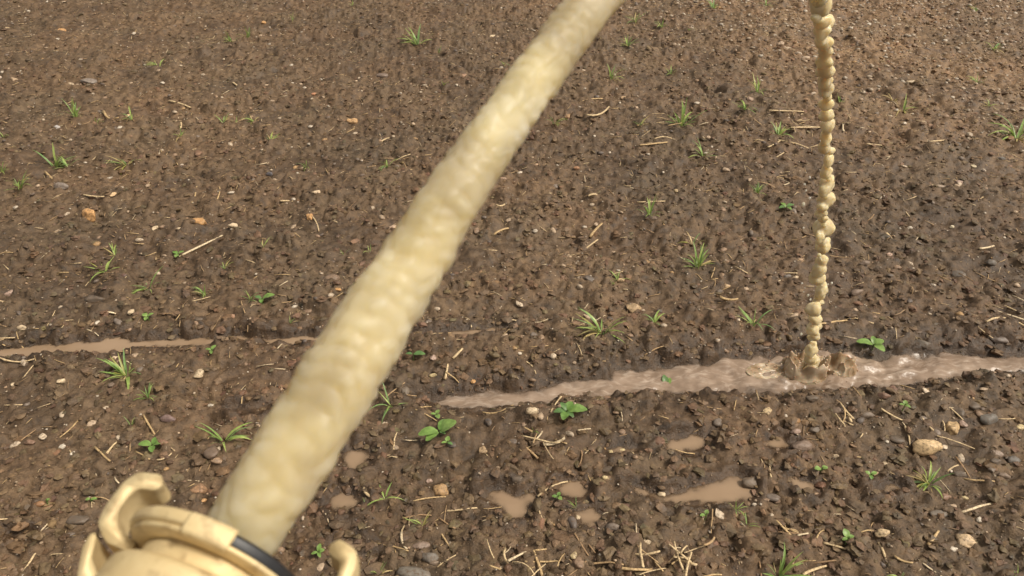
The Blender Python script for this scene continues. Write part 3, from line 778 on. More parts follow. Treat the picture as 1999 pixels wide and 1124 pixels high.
# straws one can find in the photograph: ends in pixels, thickness px, colour, label
STRAWS = [
 (352,501,433,461,7,3,'longest straw at left, lying slantwise above the back ditch'),
 (165,385,205,384,5,0,'short pale straw lying level at left'),
 (383,364,380,394,4,1,'upright looking straw left of the jet, left of two'),
 (428,392,433,362,4,1,'upright looking straw left of the jet, right of two'),
 (548,394,566,366,6,0,'pale double straw left of the jet'),
 (612,424,624,452,4,0,'straw hanging below the small upright orange stone'),
 (0,706,66,708,5,0,'pale straw below the left end of the back ditch'),
 (7,680,30,662,5,0,'straw leaning into the left end of the ditch'),
 (205,613,222,603,7,3,'thick pale straw bit above the ditch at left'),
 (312,612,374,612,4,4,'dull straw lying level above the ditch'),
 (280,811,303,851,5,1,'brown straw below the seedling pair at lower left'),
 (186,878,222,902,6,1,'tan straw pointing at the brass coupling, lower left'),
 (210,884,228,860,6,0,'straw above the tan one at lower left'),
 (48,1116,76,1082,7,0,'thick pale straw near the bottom left corner'),
 (80,1036,101,1017,5,3,'pale straw left of the brass coupling'),
 (96,1082,134,1081,5,0,'crossed pale straw left of the brass coupling'),
 (310,902,336,890,5,0,'short straw below the broad leaved seedling'),
 (265,882,294,896,5,1,'tan twig left of the seedling straw'),
 (415,893,404,920,3,2,'thin stem beside the round dark stone'),
 (800,657,878,650,6,1,'long straw lying in the back ditch right of the jet'),
 (885,700,903,682,8,0,'thick straw right of the jet above the furrow'),
 (870,740,872,714,7,0,'upright looking straw above the furrow tip'),
 (873,728,896,742,4,1,'thin straw joined to the upright looking one'),
 (865,1003,938,994,7,0,'thick straw left of the heart shaped puddle'),
 (808,976,869,969,5,1,'bent straw below the crumbly orange stone'),
 (1050,968,1105,940,6,0,'straw bridging the two puddles'),
 (1062,873,1104,860,9,3,'thick broken straw below the smooth cream pebble'),
 (1130,842,1150,839,5,3,'short pale straw below the broad leaved rosette'),
 (720,970,708,956,8,0,'straw splinter left of the lone long blade'),
 (740,1060,798,1076,5,1,'tan straw near the bottom left of the slate stones'),
 (850,1025,876,1070,5,1,'tan stem sloping to the bottom edge'),
 (1122,1045,1150,1082,5,4,'brown twig left of the upright tan pebble'),
 (1152,1102,1214,1096,6,2,'long dull straw left of the big heap'),
 (1212,1112,1283,1114,9,1,'thick level straw at the bottom edge left of the big heap'),
 (1610,1060,1648,1072,8,0,'pale flaky straw right of the grass at the bottom'),
 (1717,1064,1734,1120,7,0,'long straw standing at the bottom right'),
 (1745,1090,1778,1108,7,1,'tan straw right of the standing one'),
 (1877,1002,1932,982,8,3,'curved pale straw at lower right'),
 (1526,1032,1570,1043,5,0,'thin straw left of the little heap'),
 (1565,1120,1613,1105,8,0,'straw beside the grass at the bottom edge'),
 (1812,1064,1832,1038,9,1,'broken brown straw at lower right'),
 (1722,802,1760,820,6,0,'straw left of the dark hollow'),
 (1765,835,1780,870,5,0,'bent stem left of the large oblong stone'),
 (1848,862,1842,802,4,0,'thin stem standing in front of the knobbly tan stone'),
 (1830,852,1905,868,4,0,'long thin stem curving past the large oblong stone'),
 (1850,918,1868,908,5,0,'straw right of the yellowing grass tuft'),
 (1405,590,1440,584,9,1,'fat straw above the right hand small tuft'),
 (1600,634,1648,626,7,1,'straw right of the falling stream above the furrow'),
 (1918,622,1998,628,7,0,'long straw lying at the right edge'),
 (1930,605,1998,622,6,3,'straw crossing over the long one at the right edge'),
 (1960,600,1990,612,5,0,'short straw above the crossed pair at the right edge'),
 (1912,488,1938,476,7,3,'curved pale straw right of the stream'),
 (1730,462,1744,459,8,0,'fat straw bit right of the stream'),
 (1140,489,1172,470,6,0,'slanting straw at centre'),
 (1150,463,1174,443,8,1,'broad short straw at centre'),
 (965,458,992,445,8,1,'paired straws right of the jet'),
 (972,406,985,395,6,0,'short straw right of the jet'),
 (1245,402,1296,398,5,0,'pale straw over the far green tuft'),
 (1148,384,1164,380,8,0,'fat straw bit at the centre'),
 (1500,218,1568,221,6,0,'long level straw left of the stream on the far soil'),
 (1545,250,1604,252,6,0,'level straw touching the stream on the far soil'),
 (1500,290,1518,277,5,0,'bent straw below the far grass tuft'),
 (1518,277,1578,290,5,0,'straw running towards the stream from the bent one'),
 (1523,306,1535,296,4,0,'short straw below the bent one'),
 (1482,250,1460,225,3,2,'thin stem by the far grass tuft'),
 (1134,196,1185,190,6,1,'tan straw right of the jet on the far soil'),
 (1150,232,1190,217,6,0,'long pale straw right of the jet on the far soil'),
 (1250,285,1300,277,6,1,'straw left of the far straw scatter'),
 (1275,270,1310,268,5,0,'level straw in the far straw scatter'),
 (1691,290,1717,291,5,0,'level straw right of the stream'),
 (1816,277,1858,274,5,0,'long level straw on the far soil at right'),
 (1647,258,1642,243,5,3,'white straw bit right of the stream'),
 (745,276,760,255,5,0,'straw left of the jet on the far soil'),
 (770,318,800,303,5,0,'slanting straw left of the jet'),
 (333,198,372,208,6,0,'pale straw on the far soil at left'),
 (447,155,472,175,6,0,'slanting straw on the far soil at left'),
 (200,226,228,240,6,1,'tan straw on the far soil at far left'),
 (90,340,115,358,6,1,'tan straw above the round flat grey stone'),
 (350,232,358,250,5,0,'straw above the small far tuft'),
]
for i, (x0, y0, x1, y1, tp, ci, lab) in enumerate(STRAWS):
    p0 = on_ground(x0, y0); p1 = on_ground(x1, y1); dep = depth_of((p0+p1)/2)
    r = max(tp*dep/F_PX/2*.85, .0009)
    p0[2] = max(p0[2], H(p0[0], p0[1]))+r*.6; p1[2] = H(p1[0], p1[1])+r*.6
    md = (p0+p1)/2; hm = H(md[0], md[1])+r*.4
    up = max(0, hm-md[2]); p0[2] += up; p1[2] += up
    straw_obj(p0, p1, r, ci, i, lab, 'straws lying on the soil')
# straw heaps at the bottom edge: each straw a thing
HEAPS = [((1330,1100),62,26,18,'in the big straw heap at the bottom edge'), ((1015,1100),48,22,11,'in the smaller straw heap left of the big one'),
         ((1560,1042),30,10,6,'in the little straw heap at lower right'), ((1570,245),34,12,9,'in the straw scatter beside the falling stream'),
         ((1330,235),60,20,12,'in the straw scatter on the far soil at centre'), ((1060,858),26,16,8,'in the tangle beside the single sprout below the furrow'),
         ((1515,355),34,8,6,'in the thin straw scatter left of the falling stream'), ((1620,818),22,10,5,'in the little tangle below the splash')]
for hi_, ((hx, hy), rx, ry, n, where) in enumerate(HEAPS):
    for k in range(n):
        px = hx+RNG.normal(0, rx*.8); py = hy+RNG.normal(0, ry*.75)
        q = on_ground(px, py); dep = depth_of(q)
        L = RNG.uniform(.012, .060); r = RNG.uniform(.0010, .0027); an = RNG.uniform(0, 3.14)
        if hi_ in (4, 6): an = RNG.normal(.1, .5)
        d = np.array([math.cos(an), math.sin(an), RNG.normal(0, .22)])*L/2
        c = q+np.array([0, 0, r+.002+.0016*k*(1 if hi_ < 2 else .5)])
        straw_obj(c-d, c+d, r, int(RNG.choice([0,1,2,3], p=[.4,.3,.15,.15])), k, 'cut straw '+where, 'straws '+where)
# the rest of the straw
x, y = scatter(7500, 0.0); xe = RNG.uniform(.3, 3.4, 4200); ye = RNG.uniform(2.0, 4.8, 4200); ke = RNG.random(4200) < smooth(-.3, .7, xe*.55+ye*.45-1.75); xe, ye = xe[ke], ye[ke]; x = np.concatenate([x, xe]); y = np.concatenate([y, ye])
keepm = ~in_water(x, y, .0); x, y = x[keepm], y[keepm]
L = .007+.042*RNG.random(len(x))**2.0; r = RNG.uniform(.0007, .0016, len(x))*(.7+.6*L/.04)
order = np.argsort(-(L/(y*.82+.63))); ind = order[:130]; rest = order[130:]
zz = HS(x, y)
for i in ind:
    an = RNG.uniform(0, 6.28); d = np.array([math.cos(an), math.sin(an), 0])*L[i]/2; c = np.array([x[i], y[i], 0])
    p0, p1 = c-d, c+d; p0[2] = H(p0[0], p0[1])+r[i]*.7; p1[2] = H(p1[0], p1[1])+r[i]*.7
    up = max(0, zz[i]-(p0[2]+p1[2])/2)*.8; p0[2] += up; p1[2] += up
    straw_obj(p0, p1, r[i], int(RNG.choice(6, p=[.25,.25,.2,.1,.12,.08])), int(i), 'stray bit of cut straw lying loose on the bare soil', 'stray straws over the field')
V5 = []; F5 = []; C5 = []; base = 0
for i in rest:
    V, F = STR_S[i % 8]
    Q = np.stack([V[:,0]*L[i], V[:,1]*L[i]+V[:,3]*r[i], V[:,2]*L[i]+V[:,4]*r[i]], -1)
    an = RNG.uniform(0, 6.28); tl = RNG.normal(0, .12)
    Q = np.stack([Q[:,0]*math.cos(tl)-Q[:,2]*math.sin(tl), Q[:,1], Q[:,0]*math.sin(tl)+Q[:,2]*math.cos(tl)], -1)
    Q = rotz_np(Q, an)+np.array([x[i], y[i], zz[i]+r[i]*.9+.0008])
    V5.append(Q); F5.append(F+base); base += len(Q); C5.append(np.repeat(SPAL[RNG.choice(6, p=[.2,.25,.2,.1,.15,.1])][None], len(Q), 0))
me = mesh_np('straw_litter', np.concatenate(V5), np.concatenate(F5)); set_col(me, np.concatenate(C5))
tag(obj('straw_litter', me, M_STRAW), 'tiny chopped straw litter scattered over the field', 'straw', kind='stuff')

# ------------------------------------------------------------------ grass tufts and weeds
GREEN = [(.30,.41,.105), (.235,.36,.095), (.37,.46,.13), (.19,.31,.105)]
YEL = [(.36,.36,.09), (.50,.40,.17), (.55,.42,.20)]
def blade_mesh(seed, lean, curl, L, wd, col, segs=6):
    rr = np.random.default_rng(seed); V = []; x_ = 0; z_ = 0; an = lean
    side = rr.normal(0, .12)
    for i in range(segs+1):
        tt = i/segs; wv = wd*.5*(min(1, .45+tt*2.2))*(1-tt**2.2)+.00012
        cy = side*L*tt*tt
        V += [(x_, cy-wv, z_+wv*.35), (x_, cy, z_), (x_, cy+wv, z_+wv*.35)]
        x_ += L/segs*math.sin(an); z_ += L/segs*math.cos(an); an += curl/segs
    F = []
    for i in range(segs):
        for k in (0, 1):
            a_ = i*3+k; F.append((a_, a_+1, a_+4, a_+3))
    me = mesh_np('blade', np.array(V), np.array(F)); set_col(me, np.repeat(np.array(col)[None], len(V), 0)); me.materials.append(M_LEAF)
    return me
BL = []
for k in range(26):
    rr = np.random.default_rng(k+5)
    c = GREEN[k % 4]
    BL.append(blade_mesh(k, rr.uniform(.15, 1.05), rr.uniform(.1, 1.7), 1.0, rr.uniform(.065, .12), c))
BLY = [blade_mesh(40+k, .7+.15*k, .5+.2*k, 1.0, .09, YEL[k % 3]) for k in range(6)]
def join_meshes(parts, name):
    """parts: list of (mesh, matrix)"""
    Vs, Fs, Cs = [], [], []; base = 0
    for me, mw in parts:
        n = len(me.vertices); V = np.empty(n*3, np.float32); me.vertices.foreach_get('co', V); V = V.reshape(-1, 3)
        Mx = np.array(mw); V = V@Mx[:3,:3].T+Mx[:3,3]
        F = np.empty(len(me.loops), np.int32); me.loops.foreach_get('vertex_index', F)
        c = np.empty(n*4, np.float32); me.color_attributes['tint'].data.foreach_get('color', c)
        Vs.append(V); Fs.append(F.reshape(-1, 4)+base); Cs.append(c.reshape(-1, 4)[:, :3]); base += n
    me = mesh_np(name, np.concatenate(Vs), np.concatenate(Fs)); set_col(me, np.concatenate(Cs)); me.materials.append(M_LEAF)
    return me
def tuft(px, py, spread, n, label, yellow=.12, far=False, group='grass tufts sprouting in the soil', upright=0.0):
    q = on_ground(px, py); dep = depth_of(q); R = spread*dep/F_PX*.57
    q[2] = max(H(q[0]+dx_, q[1]+dy_) for dx_, dy_ in ((0,0), (.008,0), (-.008,0), (0,.008), (0,-.008)))-.002
    items = []; n = int(n*1.45)+1; bias = RNG.uniform(0, 6.28)
    for k in range(n):
        me = BLY[RNG.integers(0, 6)] if RNG.random() < yellow else BL[RNG.integers(0, 26)]
        L = R*RNG.uniform(.35, 1.3); an = RNG.uniform(0, 6.283) if RNG.random() < .55 else bias+RNG.normal(0, .6)
        off = R*RNG.uniform(.02, .18)
        mw = Matrix.Translation((off*math.cos(an), off*math.sin(an), 0)) @ Matrix.Rotation(an, 4, 'Z') @ Matrix.Rotation(RNG.normal(.1-upright, .15), 4, 'Y') @ Matrix.Diagonal((L, L*RNG.uniform(.75, 1.2), L, 1))
        items.append((me, mw))
    if far:
        o = obj('grass_tuft', join_meshes(items, 'grass_tuft')); o.location = q
        return tag(o, label, 'grass', group)
    t_ = tag(empty('grass_tuft', q), label, 'grass', group)
    for me, mw in items:
        b_ = obj('blade', me, None, t_); b_.matrix_local = mw
    return t_
TUFTS = [ # px, py, spread px, blades, label, share of yellow blades, upright
 (1175,650,96,20,'lush grass tuft with yellow tips just beyond the furrow',.15,.1),
 (1277,632,50,8,'thin grass tuft right of the lush one',.1,.25),
 (1470,635,72,10,'star shaped grass tuft left of the stream foot',.05,0),
 (1268,418,66,14,'broad low grass tuft at centre right',.1,.1),
 (1362,522,80,14,'tall grass tuft at centre right, above the star shaped one',.15,.35),
 (1352,478,46,6,'thin yellowish shoots growing behind the tall tuft',.4,.3),
 (1206,548,38,6,'small seedling grass left of the tall tuft',.05,.3),
 (1812,945,84,20,'yellowing grass tuft at right below the large oblong stone',.5,.15),
 (248,735,84,18,'big untidy grass tuft with tan stems below the back ditch',.25,.1),
 (290,778,48,10,'small grass tuft beside the big untidy one',.05,.2),
 (256,832,36,4,'two leaved seedling below the untidy tufts',.0,.3),
 (438,866,112,9,'sprawling long bladed grass plant left of the jet',.0,-.02),
 (292,566,72,9,'low grass tuft at left, left of the upright one',.0,0),
 (400,576,50,9,'upright grass tuft with a tan base at left',.15,.4),
 (490,590,44,7,'low leafy tuft right of the upright one',.0,0),
 (203,522,62,7,'pale spidery grass tuft at left',.1,-.05),
 (224,498,44,8,'yellow green tuft behind the pale spidery one',.45,.1),
 (440,528,34,6,'small yellowish tuft above the upright tuft',.3,.3),
 (515,486,36,6,'small tuft with straw, left of the jet',.1,.1),
 (567,632,26,6,'tiny tuft left of the jet above the back ditch',.15,.35),
 (722,496,30,4,'two bladed seedling touching the left side of the jet',.0,.2),
 (672,503,26,4,'small seedling left of the two bladed one',.0,.3),
 (765,792,90,6,'long bladed grass plant right of the jet, by the furrow tip',.0,.0),
 (1042,842,40,5,'single sprout among straw below the furrow',.2,.45),
 (752,980,60,3,'lone long green blades right of the jet',.0,.0),
 (712,990,58,2,'flat lying pale blade right of the jet',.0,-.12),
 (826,1028,58,5,'small seedling left of the heart shaped puddle',.15,.1),
 (1125,992,50,3,'short blade standing in the right hand puddle',.0,.35),
 (1435,1002,52,7,'thin dark grass below the long puddle',.0,.2),
 (1458,1028,46,3,'bright single blade below the thin dark grass',.0,.4),
 (1520,1124,100,14,'grass tuft cut by the bottom edge',.05,.15),
 (742,1124,52,9,'dense little tuft at the bottom edge right of the coupling',.3,.1),
 (186,1092,44,4,'dark blades beside the brass coupling',.0,.1),
 (1760,1122,50,5,'pale shoots at the bottom right edge',.0,0),
 (1985,1124,40,5,'dark shoots in the bottom right corner',.0,0),
]
for px, py, sp, n, lab, ye_, up in TUFTS: tuft(px, py, sp, n, lab, ye_, False, upright=up)
FAR = [(150,236,46,8,'far grass tuft at left, left of two',.1),(186,238,30,5,'thin far shoots right of the left tuft',.1),(258,236,32,6,'far green shoots beside the apricot pebble',.2),
 (353,268,26,6,'small bright far tuft at left',.3),(105,318,56,8,'far grass plant at left with a long blade',.1),(132,325,34,5,'low far shoots beside the long bladed plant',.2),
 (250,328,48,10,'yellowish far tuft at left',.5),(38,366,50,9,'yellow green tuft near the left edge',.3),(6,338,30,6,'grass tuft cut by the left edge',.1),(5,262,24,5,'far tuft at the left edge beside a dark stone',.0),
 (310,130,34,8,'far bright tuft near the top left',.2),(452,82,32,6,'far faint tuft, left of two near the top',.1),(486,77,30,6,'far green tuft, right of two near the top',.0),
 (816,86,46,9,'far grass tuft left of the jet near the top',.1),(855,92,22,5,'faint shoots right of the tuft by the jet',.1),(437,244,26,5,'far tuft left, leftmost of three in a row',.2),
 (495,236,34,7,'far tuft at left, rightmost of three in a row',.3),(462,240,16,4,'far tuft at left, middle of three in a row',.2),(530,280,30,6,'far leafy tuft left of the jet',.2),
 (598,325,26,5,'thin dark far shoots left of the jet',.0),(757,329,32,6,'small bright tuft just left of the jet',.1),(866,165,20,4,'upright far shoot left of the jet',.2),
 (985,132,18,4,'far shoots touching the left side of the jet',.1),(688,12,18,5,'tiny tuft at the top edge',.1),(572,42,20,5,'faint tuft near the top centre',.1),
 (1240,42,32,7,'far tuft right of the jet near the top',.3),(1292,54,28,6,'far tuft near the top, right of the yellowish one',.1),(1225,88,34,7,'far low tuft right of the jet',.1),
 (1192,154,38,7,'far tuft right of the jet above the tan stone',.1),(1082,242,34,7,'bright tuft touching the right side of the jet',.1),(1250,245,30,6,'tuft left of the far straw scatter',.2),
 (1330,245,60,10,'tuft within the far straw scatter',.2),(1372,304,50,5,'two bladed far plant right of the scatter',.1),(1480,180,44,8,'far tuft left of the stream, upper of two',.2),
 (1455,214,44,8,'far tuft left of the stream, lower of two',.1),(1520,266,44,9,'tuft among straw left of the stream',.2),(1393,16,30,8,'tuft at the top edge left of the stream',.1),
 (1496,14,24,6,'faint tuft at the top edge nearer the stream',.1),(1478,374,32,8,'upright bright tuft left of the stream',.1),(1310,145,22,5,'faint dark shoots on the far soil right of the jet',.0),
 (1762,215,44,6,'green tuft right of the stream',.3),(1745,196,30,7,'dry tan tuft right of the stream',1.0),(1908,162,34,7,'tuft near the right edge on the far soil',.2),
 (1940,95,38,7,'tuft near the top right corner',.1),(1985,270,76,11,'bright grass tuft cut by the right edge',.2),(1930,208,24,6,'yellow shoots near the right edge',.6),
 (1640,198,24,4,'thin shoots right of the stream',.1),(1905,22,26,5,'faint tuft at the top right',.2),(1345,60,16,4,'faint far shoots right of the jet near the top',.1),
 (1197,548,16,3,'faint shoot beside the small seedling',.0)]
for px, py, sp, n, lab, ye_ in FAR: tuft(px, py, sp*1.3, int(n*1.5), lab, ye_, True, upright=.15)

def leaf_mesh(seed, col, ratio=.62, segs=6, wavy=.05):
    rr = np.random.default_rng(seed); V = []; F = []
    for i in range(segs+1):
        tt = i/segs; wv = ratio*.5*math.sin(math.pi*min(tt*.92+.04, 1))**.8+(.015)
        zc = .28*tt-.42*tt*tt
        for s_ in (-1, -.5, 0, .5, 1):
            V.append((tt, s_*wv*(1+rr.normal(0, .05)), zc+.10*abs(s_)*wv*2+rr.normal(0, wavy*.4)*abs(s_)))
    for i in range(segs):
        for k in range(4):
            a_ = i*5+k; F.append((a_, a_+1, a_+6, a_+5))
    me = mesh_np('leaf', np.array(V), np.array(F)); set_col(me, np.repeat(np.array(col)[None], len(V), 0)); me.materials.append(M_LEAF)
    return me
LV = [leaf_mesh(70+k, c_, r_) for k, (c_, r_) in enumerate([((.16,.29,.065), .72), ((.20,.33,.08), .6), ((.135,.25,.08), .55), ((.23,.36,.095), .8)])]
def weed(px, py, leaves, label):
    """leaves: (angle deg, length px, variant, lift deg)"""
    q = on_ground(px, py); dep = depth_of(q); q[2] = max(H(q[0]+dx_, q[1]+dy_) for dx_, dy_ in ((0,0), (.012,0), (-.012,0), (0,.012), (0,-.012)))+.002
    t_ = tag(empty('broadleaf_weed', q), label, 'weed', 'broad leaved weeds')
    for an, lp, v, lift in leaves:
        L = lp*.85*dep/F_PX; st_ = L*.25
        b_ = obj('leaf', LV[v], None, t_)
        b_.matrix_local = Matrix.Rotation(math.radians(an), 4, 'Z') @ Matrix.Translation((st_*.3, 0, .004)) @ Matrix.Rotation(-math.radians(lift), 4, 'Y') @ Matrix.Diagonal((L, L, L, 1))
    # stem
    V = []; F = []
    for i in range(4):
        for k in range(5): V.append((.0012*math.cos(k*1.2566)+.0006*i, .0012*math.sin(k*1.2566), -.014+i*.0070))
    for i in range(3):
        for k in range(5): F.append((i*5+k, i*5+(k+1) % 5, i*5+5+(k+1) % 5, i*5+5+k))
    me = mesh_np('stem', np.array(V), np.array(F)); set_col(me, np.repeat(np.array([(.16,.24,.07)]), len(V), 0)); me.materials.append(M_LEAF)
    obj('stem', me, None, t_)
    return t_
weed(858,850,[(15,42,3,35),(60,30,0,30),(195,44,1,10),(225,36,1,5),(330,16,2,10)],'broad leaved weed with two large bright leaves below the furrow')
weed(1106,803,[(5,44,1,10),(60,26,0,25),(120,24,2,25),(185,28,2,8),(250,26,0,5),(310,22,2,5)],'dark green broad leaved rosette on the near bank of the furrow')
weed(1702,684,[(20,24,3,25),(80,22,1,30),(170,36,1,15),(300,26,3,10)],'broad leaved seedling beyond the furrow right of the stream')
weed(300,876,[(10,26,1,20),(70,20,0,25),(175,30,1,10),(290,20,0,5)],'leafy seedling in the soil left of the jet')
weed(512,588,[(15,28,1,20),(160,18,2,15),(280,14,0,5)],'round leaved seedling right of the low leafy tuft')
weed(622,1082,[(80,18,1,35),(20,14,3,15),(200,14,1,10),(300,14,1,5)],'bright seedling right of the brass coupling')
weed(345,490,[(30,14,1,20),(150,14,0,20),(270,12,3,5)],'small bright seedling beside the longest straw')
weed(290,625,[(40,14,1,20),(150,14,3,20),(270,12,3,5)],'small pale seedling above the back ditch')
weed(414,690,[(50,14,3,30),(170,12,1,20),(290,12,1,5)],'small seedling on the near bank of the ditch')
weed(1600,925,[(10,14,3,15),(190,16,3,15)],'two leaved seedling above the short puddle')
weed(1695,938,[(20,16,1,15),(140,12,3,20),(260,12,0,5)],'small seedling left of the yellowing tuft')
weed(1762,800,[(60,12,3,30),(180,12,1,20),(320,12,3,10)],'tiny seedling left of the dark hollow')
weed(1375,1015,[(60,12,3,30),(200,14,1,20)],'tiny seedling left of the bright single blade')
weed(1088,976,[(60,12,0,30),(180,12,0,20),(320,12,3,10)],'small seedling between the two puddles')
weed(1536,398,[(20,20,2,15),(120,16,1,20),(200,18,2,10),(310,14,1,5)],'blue green seedling left of the stream')
weed(852,815,[(60,12,3,30),(180,12,1,20),(300,14,3,10)],'tiny seedling above the large leaved weed')
weed(873,868,[(80,14,3,30),(200,12,1,20),(330,14,2,10)],'tiny seedling below the large leaved weed')
weed(806,690,[(5,26,2,5),(170,16,2,5)],'flat lying seedling right of the jet')
weed(1302,748,[(100,26,2,40),(60,22,1,30),(150,18,2,20)],'seedling drowned in the muddy furrow')
weed(92,978+4,[(30,8,3,10)],'single green scrap of leaf at lower left')
weed(178,980,[(10,14,1,10),(170,10,3,10)],'tiny seedling left of the brass coupling')
weed(1650,1062,[(100,20,3,35),(20,16,1,10),(200,14,1,10)],'pale seedling at the bottom right')

# ------------------------------------------------------------------ the jet of silty water
S0 = CAMP+ray(478, 1052)*.222
imp2 = np.array(ground_pt(1583, 725, FURROW_Z))
hd = imp2[:2]-S0[:2]; DIST = np.linalg.norm(hd); hd /= DIST
def on_plane(px, py):
    r = ray(px, py); nrm = np.array([-hd[1], hd[0]])
    t_ = -np.dot(CAMP[:2]-S0[:2], nrm)/np.dot(r[:2], nrm)
    p_ = CAMP+r*t_; return p_, float(np.dot(p_[:2]-S0[:2], hd)), t_
RISE = [(470,1052,162),(516,973,168),(563,902,172),(606,831,174),(659,760,169),(741,601,156),(782,548,148),(827,477,140),(871,405,130),(912,340,124),(956,277,113),(1008,199,108),(1072,115,104),(1137,36,101),(1170,-10,100)]
FALL = [(1603,10),(1605,100),(1609,200),(1611,300),(1608,400),(1602,480),(1595,560),(1588,640),(1583,715)]
rp = [on_plane(a_, b_) for a_, b_, c_ in RISE]; fp = [on_plane(a_, b_) for a_, b_ in FALL]
ss = np.array([q[1] for q in rp]+[q[1] for q in fp]); zs = np.array([q[0][2] for q in rp]+[q[0][2] for q in fp])
print('jet s', ss.round(3), 'z', zs.round(3), 'dep', [round(q[2], 3) for q in rp+fp])
Wt = np.ones(len(ss)); Wt[:len(rp)] = 8
cf = np.polyfit(ss, zs, 5, w=Wt)
def jet_pt(s_):
    return np.array([S0[0]+hd[0]*s_, S0[1]+hd[1]*s_, np.polyval(cf, s_)])
rs = np.array([c_*q[2]/F_PX/2*.94 for (a_, b_, c_), q in zip(RISE, rp)])
s_top = on_plane(1602, -26)[1]; r_fall = 34*fp[0][2]/F_PX/2
def jet_rad(s_):
    if s_ <= rp[-1][1]: return float(np.interp(s_, [q[1] for q in rp], rs))
    f_ = (s_-rp[-1][1])/(s_top-rp[-1][1]); return float(rs[-1]*(1-f_)+r_fall*f_)
def cam_vec(r_, u_, f_):
    v_ = RGT*r_+UPV*u_+FWD*f_; return Vector(v_).normalized()
AX = cam_vec(.31, .69, .67)
CL = Vector(RGT*.0304-UPV*.0205+FWD*(-.0157)); CL = (CL-AX*CL.dot(AX)).normalized()
CT = AX.cross(CL)
ORG = Vector(CAMP+ray(428, 1108)*.230)      # centre of the sealing face
NS, NTH = 800, 96
S1 = .034; NB = 70
s_arr = np.concatenate([np.linspace(0, S1, NB, endpoint=False), np.linspace(S1, s_top+.004, NS-NB)])
cen = np.array([jet_pt(s_) for s_ in s_arr])
t1 = jet_pt(S1+.002)-jet_pt(S1); t1 /= np.linalg.norm(t1)
b0 = np.array(ORG-AX*.010); b1 = np.array(ORG+AX*.008); b3 = jet_pt(S1); b2 = b3-t1*np.linalg.norm(b3-b0)*.4
f_ = np.linspace(0, 1, NB, endpoint=False)[:, None]
cen[:NB] = (1-f_)**3*b0+3*f_*(1-f_)**2*b1+3*f_**2*(1-f_)*b2+f_**3*b3      # out of the bore and into its arc
tan = np.gradient(cen, axis=0); tan /= np.linalg.norm(tan, axis=1)[:, None]
side = np.cross(tan, [0, 0, 1.0]); side /= np.linalg.norm(side, axis=1)[:, None]; nrm_ = np.cross(side, tan)
arc = np.concatenate([[0], np.cumsum(np.linalg.norm(np.diff(cen, axis=0), axis=1))])
th = np.linspace(0, 2*np.pi, NTH, endpoint=False)
A_, T_ = np.meshgrid(arc, th, indexing='ij')
rad = np.array([jet_rad(s_) for s_ in s_arr])[:, None]
lump_h = np.zeros_like(A_)
rr = np.random.default_rng(3)
total = arc[-1]
for k in range(1000):     # swirling scallops: rounded lobes lying slantwise round the jet
    a0 = rr.uniform(-.01, total); t0 = rr.uniform(0, 2*np.pi); la, lt = (rr.uniform(.0055, .0095), rr.uniform(.35, .65)) if k < 40 else (rr.uniform(.0028, .0052), rr.uniform(.22, .42))
    dt = (T_-t0+np.pi) % (2*np.pi)-np.pi
    da = (A_-a0)+dt*.006
    d2 = (da/la)**2+(dt/lt)**2
    lump_h = np.maximum(lump_h, np.sqrt(np.clip(1-d2, 0, 1))*rr.uniform(.35, 1.0)*1.0)
calm = .75+.25*smooth(.03, .10, A_)
wv_ = A_+.0026*np.sin(T_+1.0)+.0016*np.sin(2*T_+A_*40)+.004*perlin(A_*55, np.cos(T_)*1.2+2.1*np.sin(T_), 83)
scal = np.abs(np.sin(np.pi*wv_/.0066))**.8*(.65+.7*perlin(A_*45+5, np.cos(T_)*1.4-np.sin(T_), 84))      # rippled skin, sharp between the ripples
R_ = rad*(.905+.085*lump_h*calm+.085*np.clip(scal, 0, 1.3)*calm+.05*perlin(A_*60, np.cos(T_)*1.5+np.sin(T_)*1.1, 81)*calm)
P_ = cen[:, None, :]+R_[..., None]*(np.cos(T_)[..., None]*side[:, None, :]+np.sin(T_)[..., None]*nrm_[:, None, :])
id_ = np.arange(NS*NTH).reshape(NS, NTH); nxt = np.roll(id_, -1, 1)
Fj = np.stack([id_[:-1], nxt[:-1], nxt[1:], id_[1:]], -1).reshape(-1, 4)
jet = tag(obj('water_jet', mesh_np('water_jet', P_.reshape(-1, 3), Fj), M_JET), 'thick lumpy jet of cream silty water shooting up from the brass coupling', 'water jet')

# the falling stream: blobs that touch above and come apart below
BL_UP = [(290,-60,80,90,0),(290,20,85,110,0),(262,100,48,44,0),(325,118,62,66,0),(290,115,75,70,0),(294,165,68,90,0),(290,215,50,60,0),(308,240,74,62,0),(312,282,66,52,0),(305,335,78,62,0),(312,388,80,58,8),(314,440,60,70,0),(316,490,62,74,0),(321,530,40,44,0),(316,572,66,52,0),
 (318,628,62,56,0),(323,690,54,70,10),(314,755,48,76,0),(306,808,52,56,0),(337,828,50,36,-20),(331,878,40,66,8),(319,940,48,66,0),(330,1000,44,66,28),(306,1045,44,60,30),(320,1095,66,62,20)]
BL_LO = [(322,28,62,88,20),(315,112,70,80,22),(298,150,46,46,0),(292,182,60,40,-5),(300,216,40,36,0),(305,268,84,84,30),(282,312,36,60,0),(288,338,54,40,0),(302,362,66,76,20),(277,415,18,18,0),(293,448,48,56,0),(278,495,58,72,22),(266,542,66,58,10),
 (298,548,20,22,0),(292,604,56,70,25),(282,634,40,40,0),(272,672,50,44,0),(247,712,70,60,0),(257,768,54,52,0),(258,800,52,52,0),(240,826,54,48,20),(250,862,58,38,0),(247,905,34,36,15),(235,938,50,60,22),(228,980,50,46,0),(250,1004,50,66,-15),(235,1042,56,48,0),(236,1066,44,40,0)]
p_end, s_e, t_e = on_plane(1583, 728)
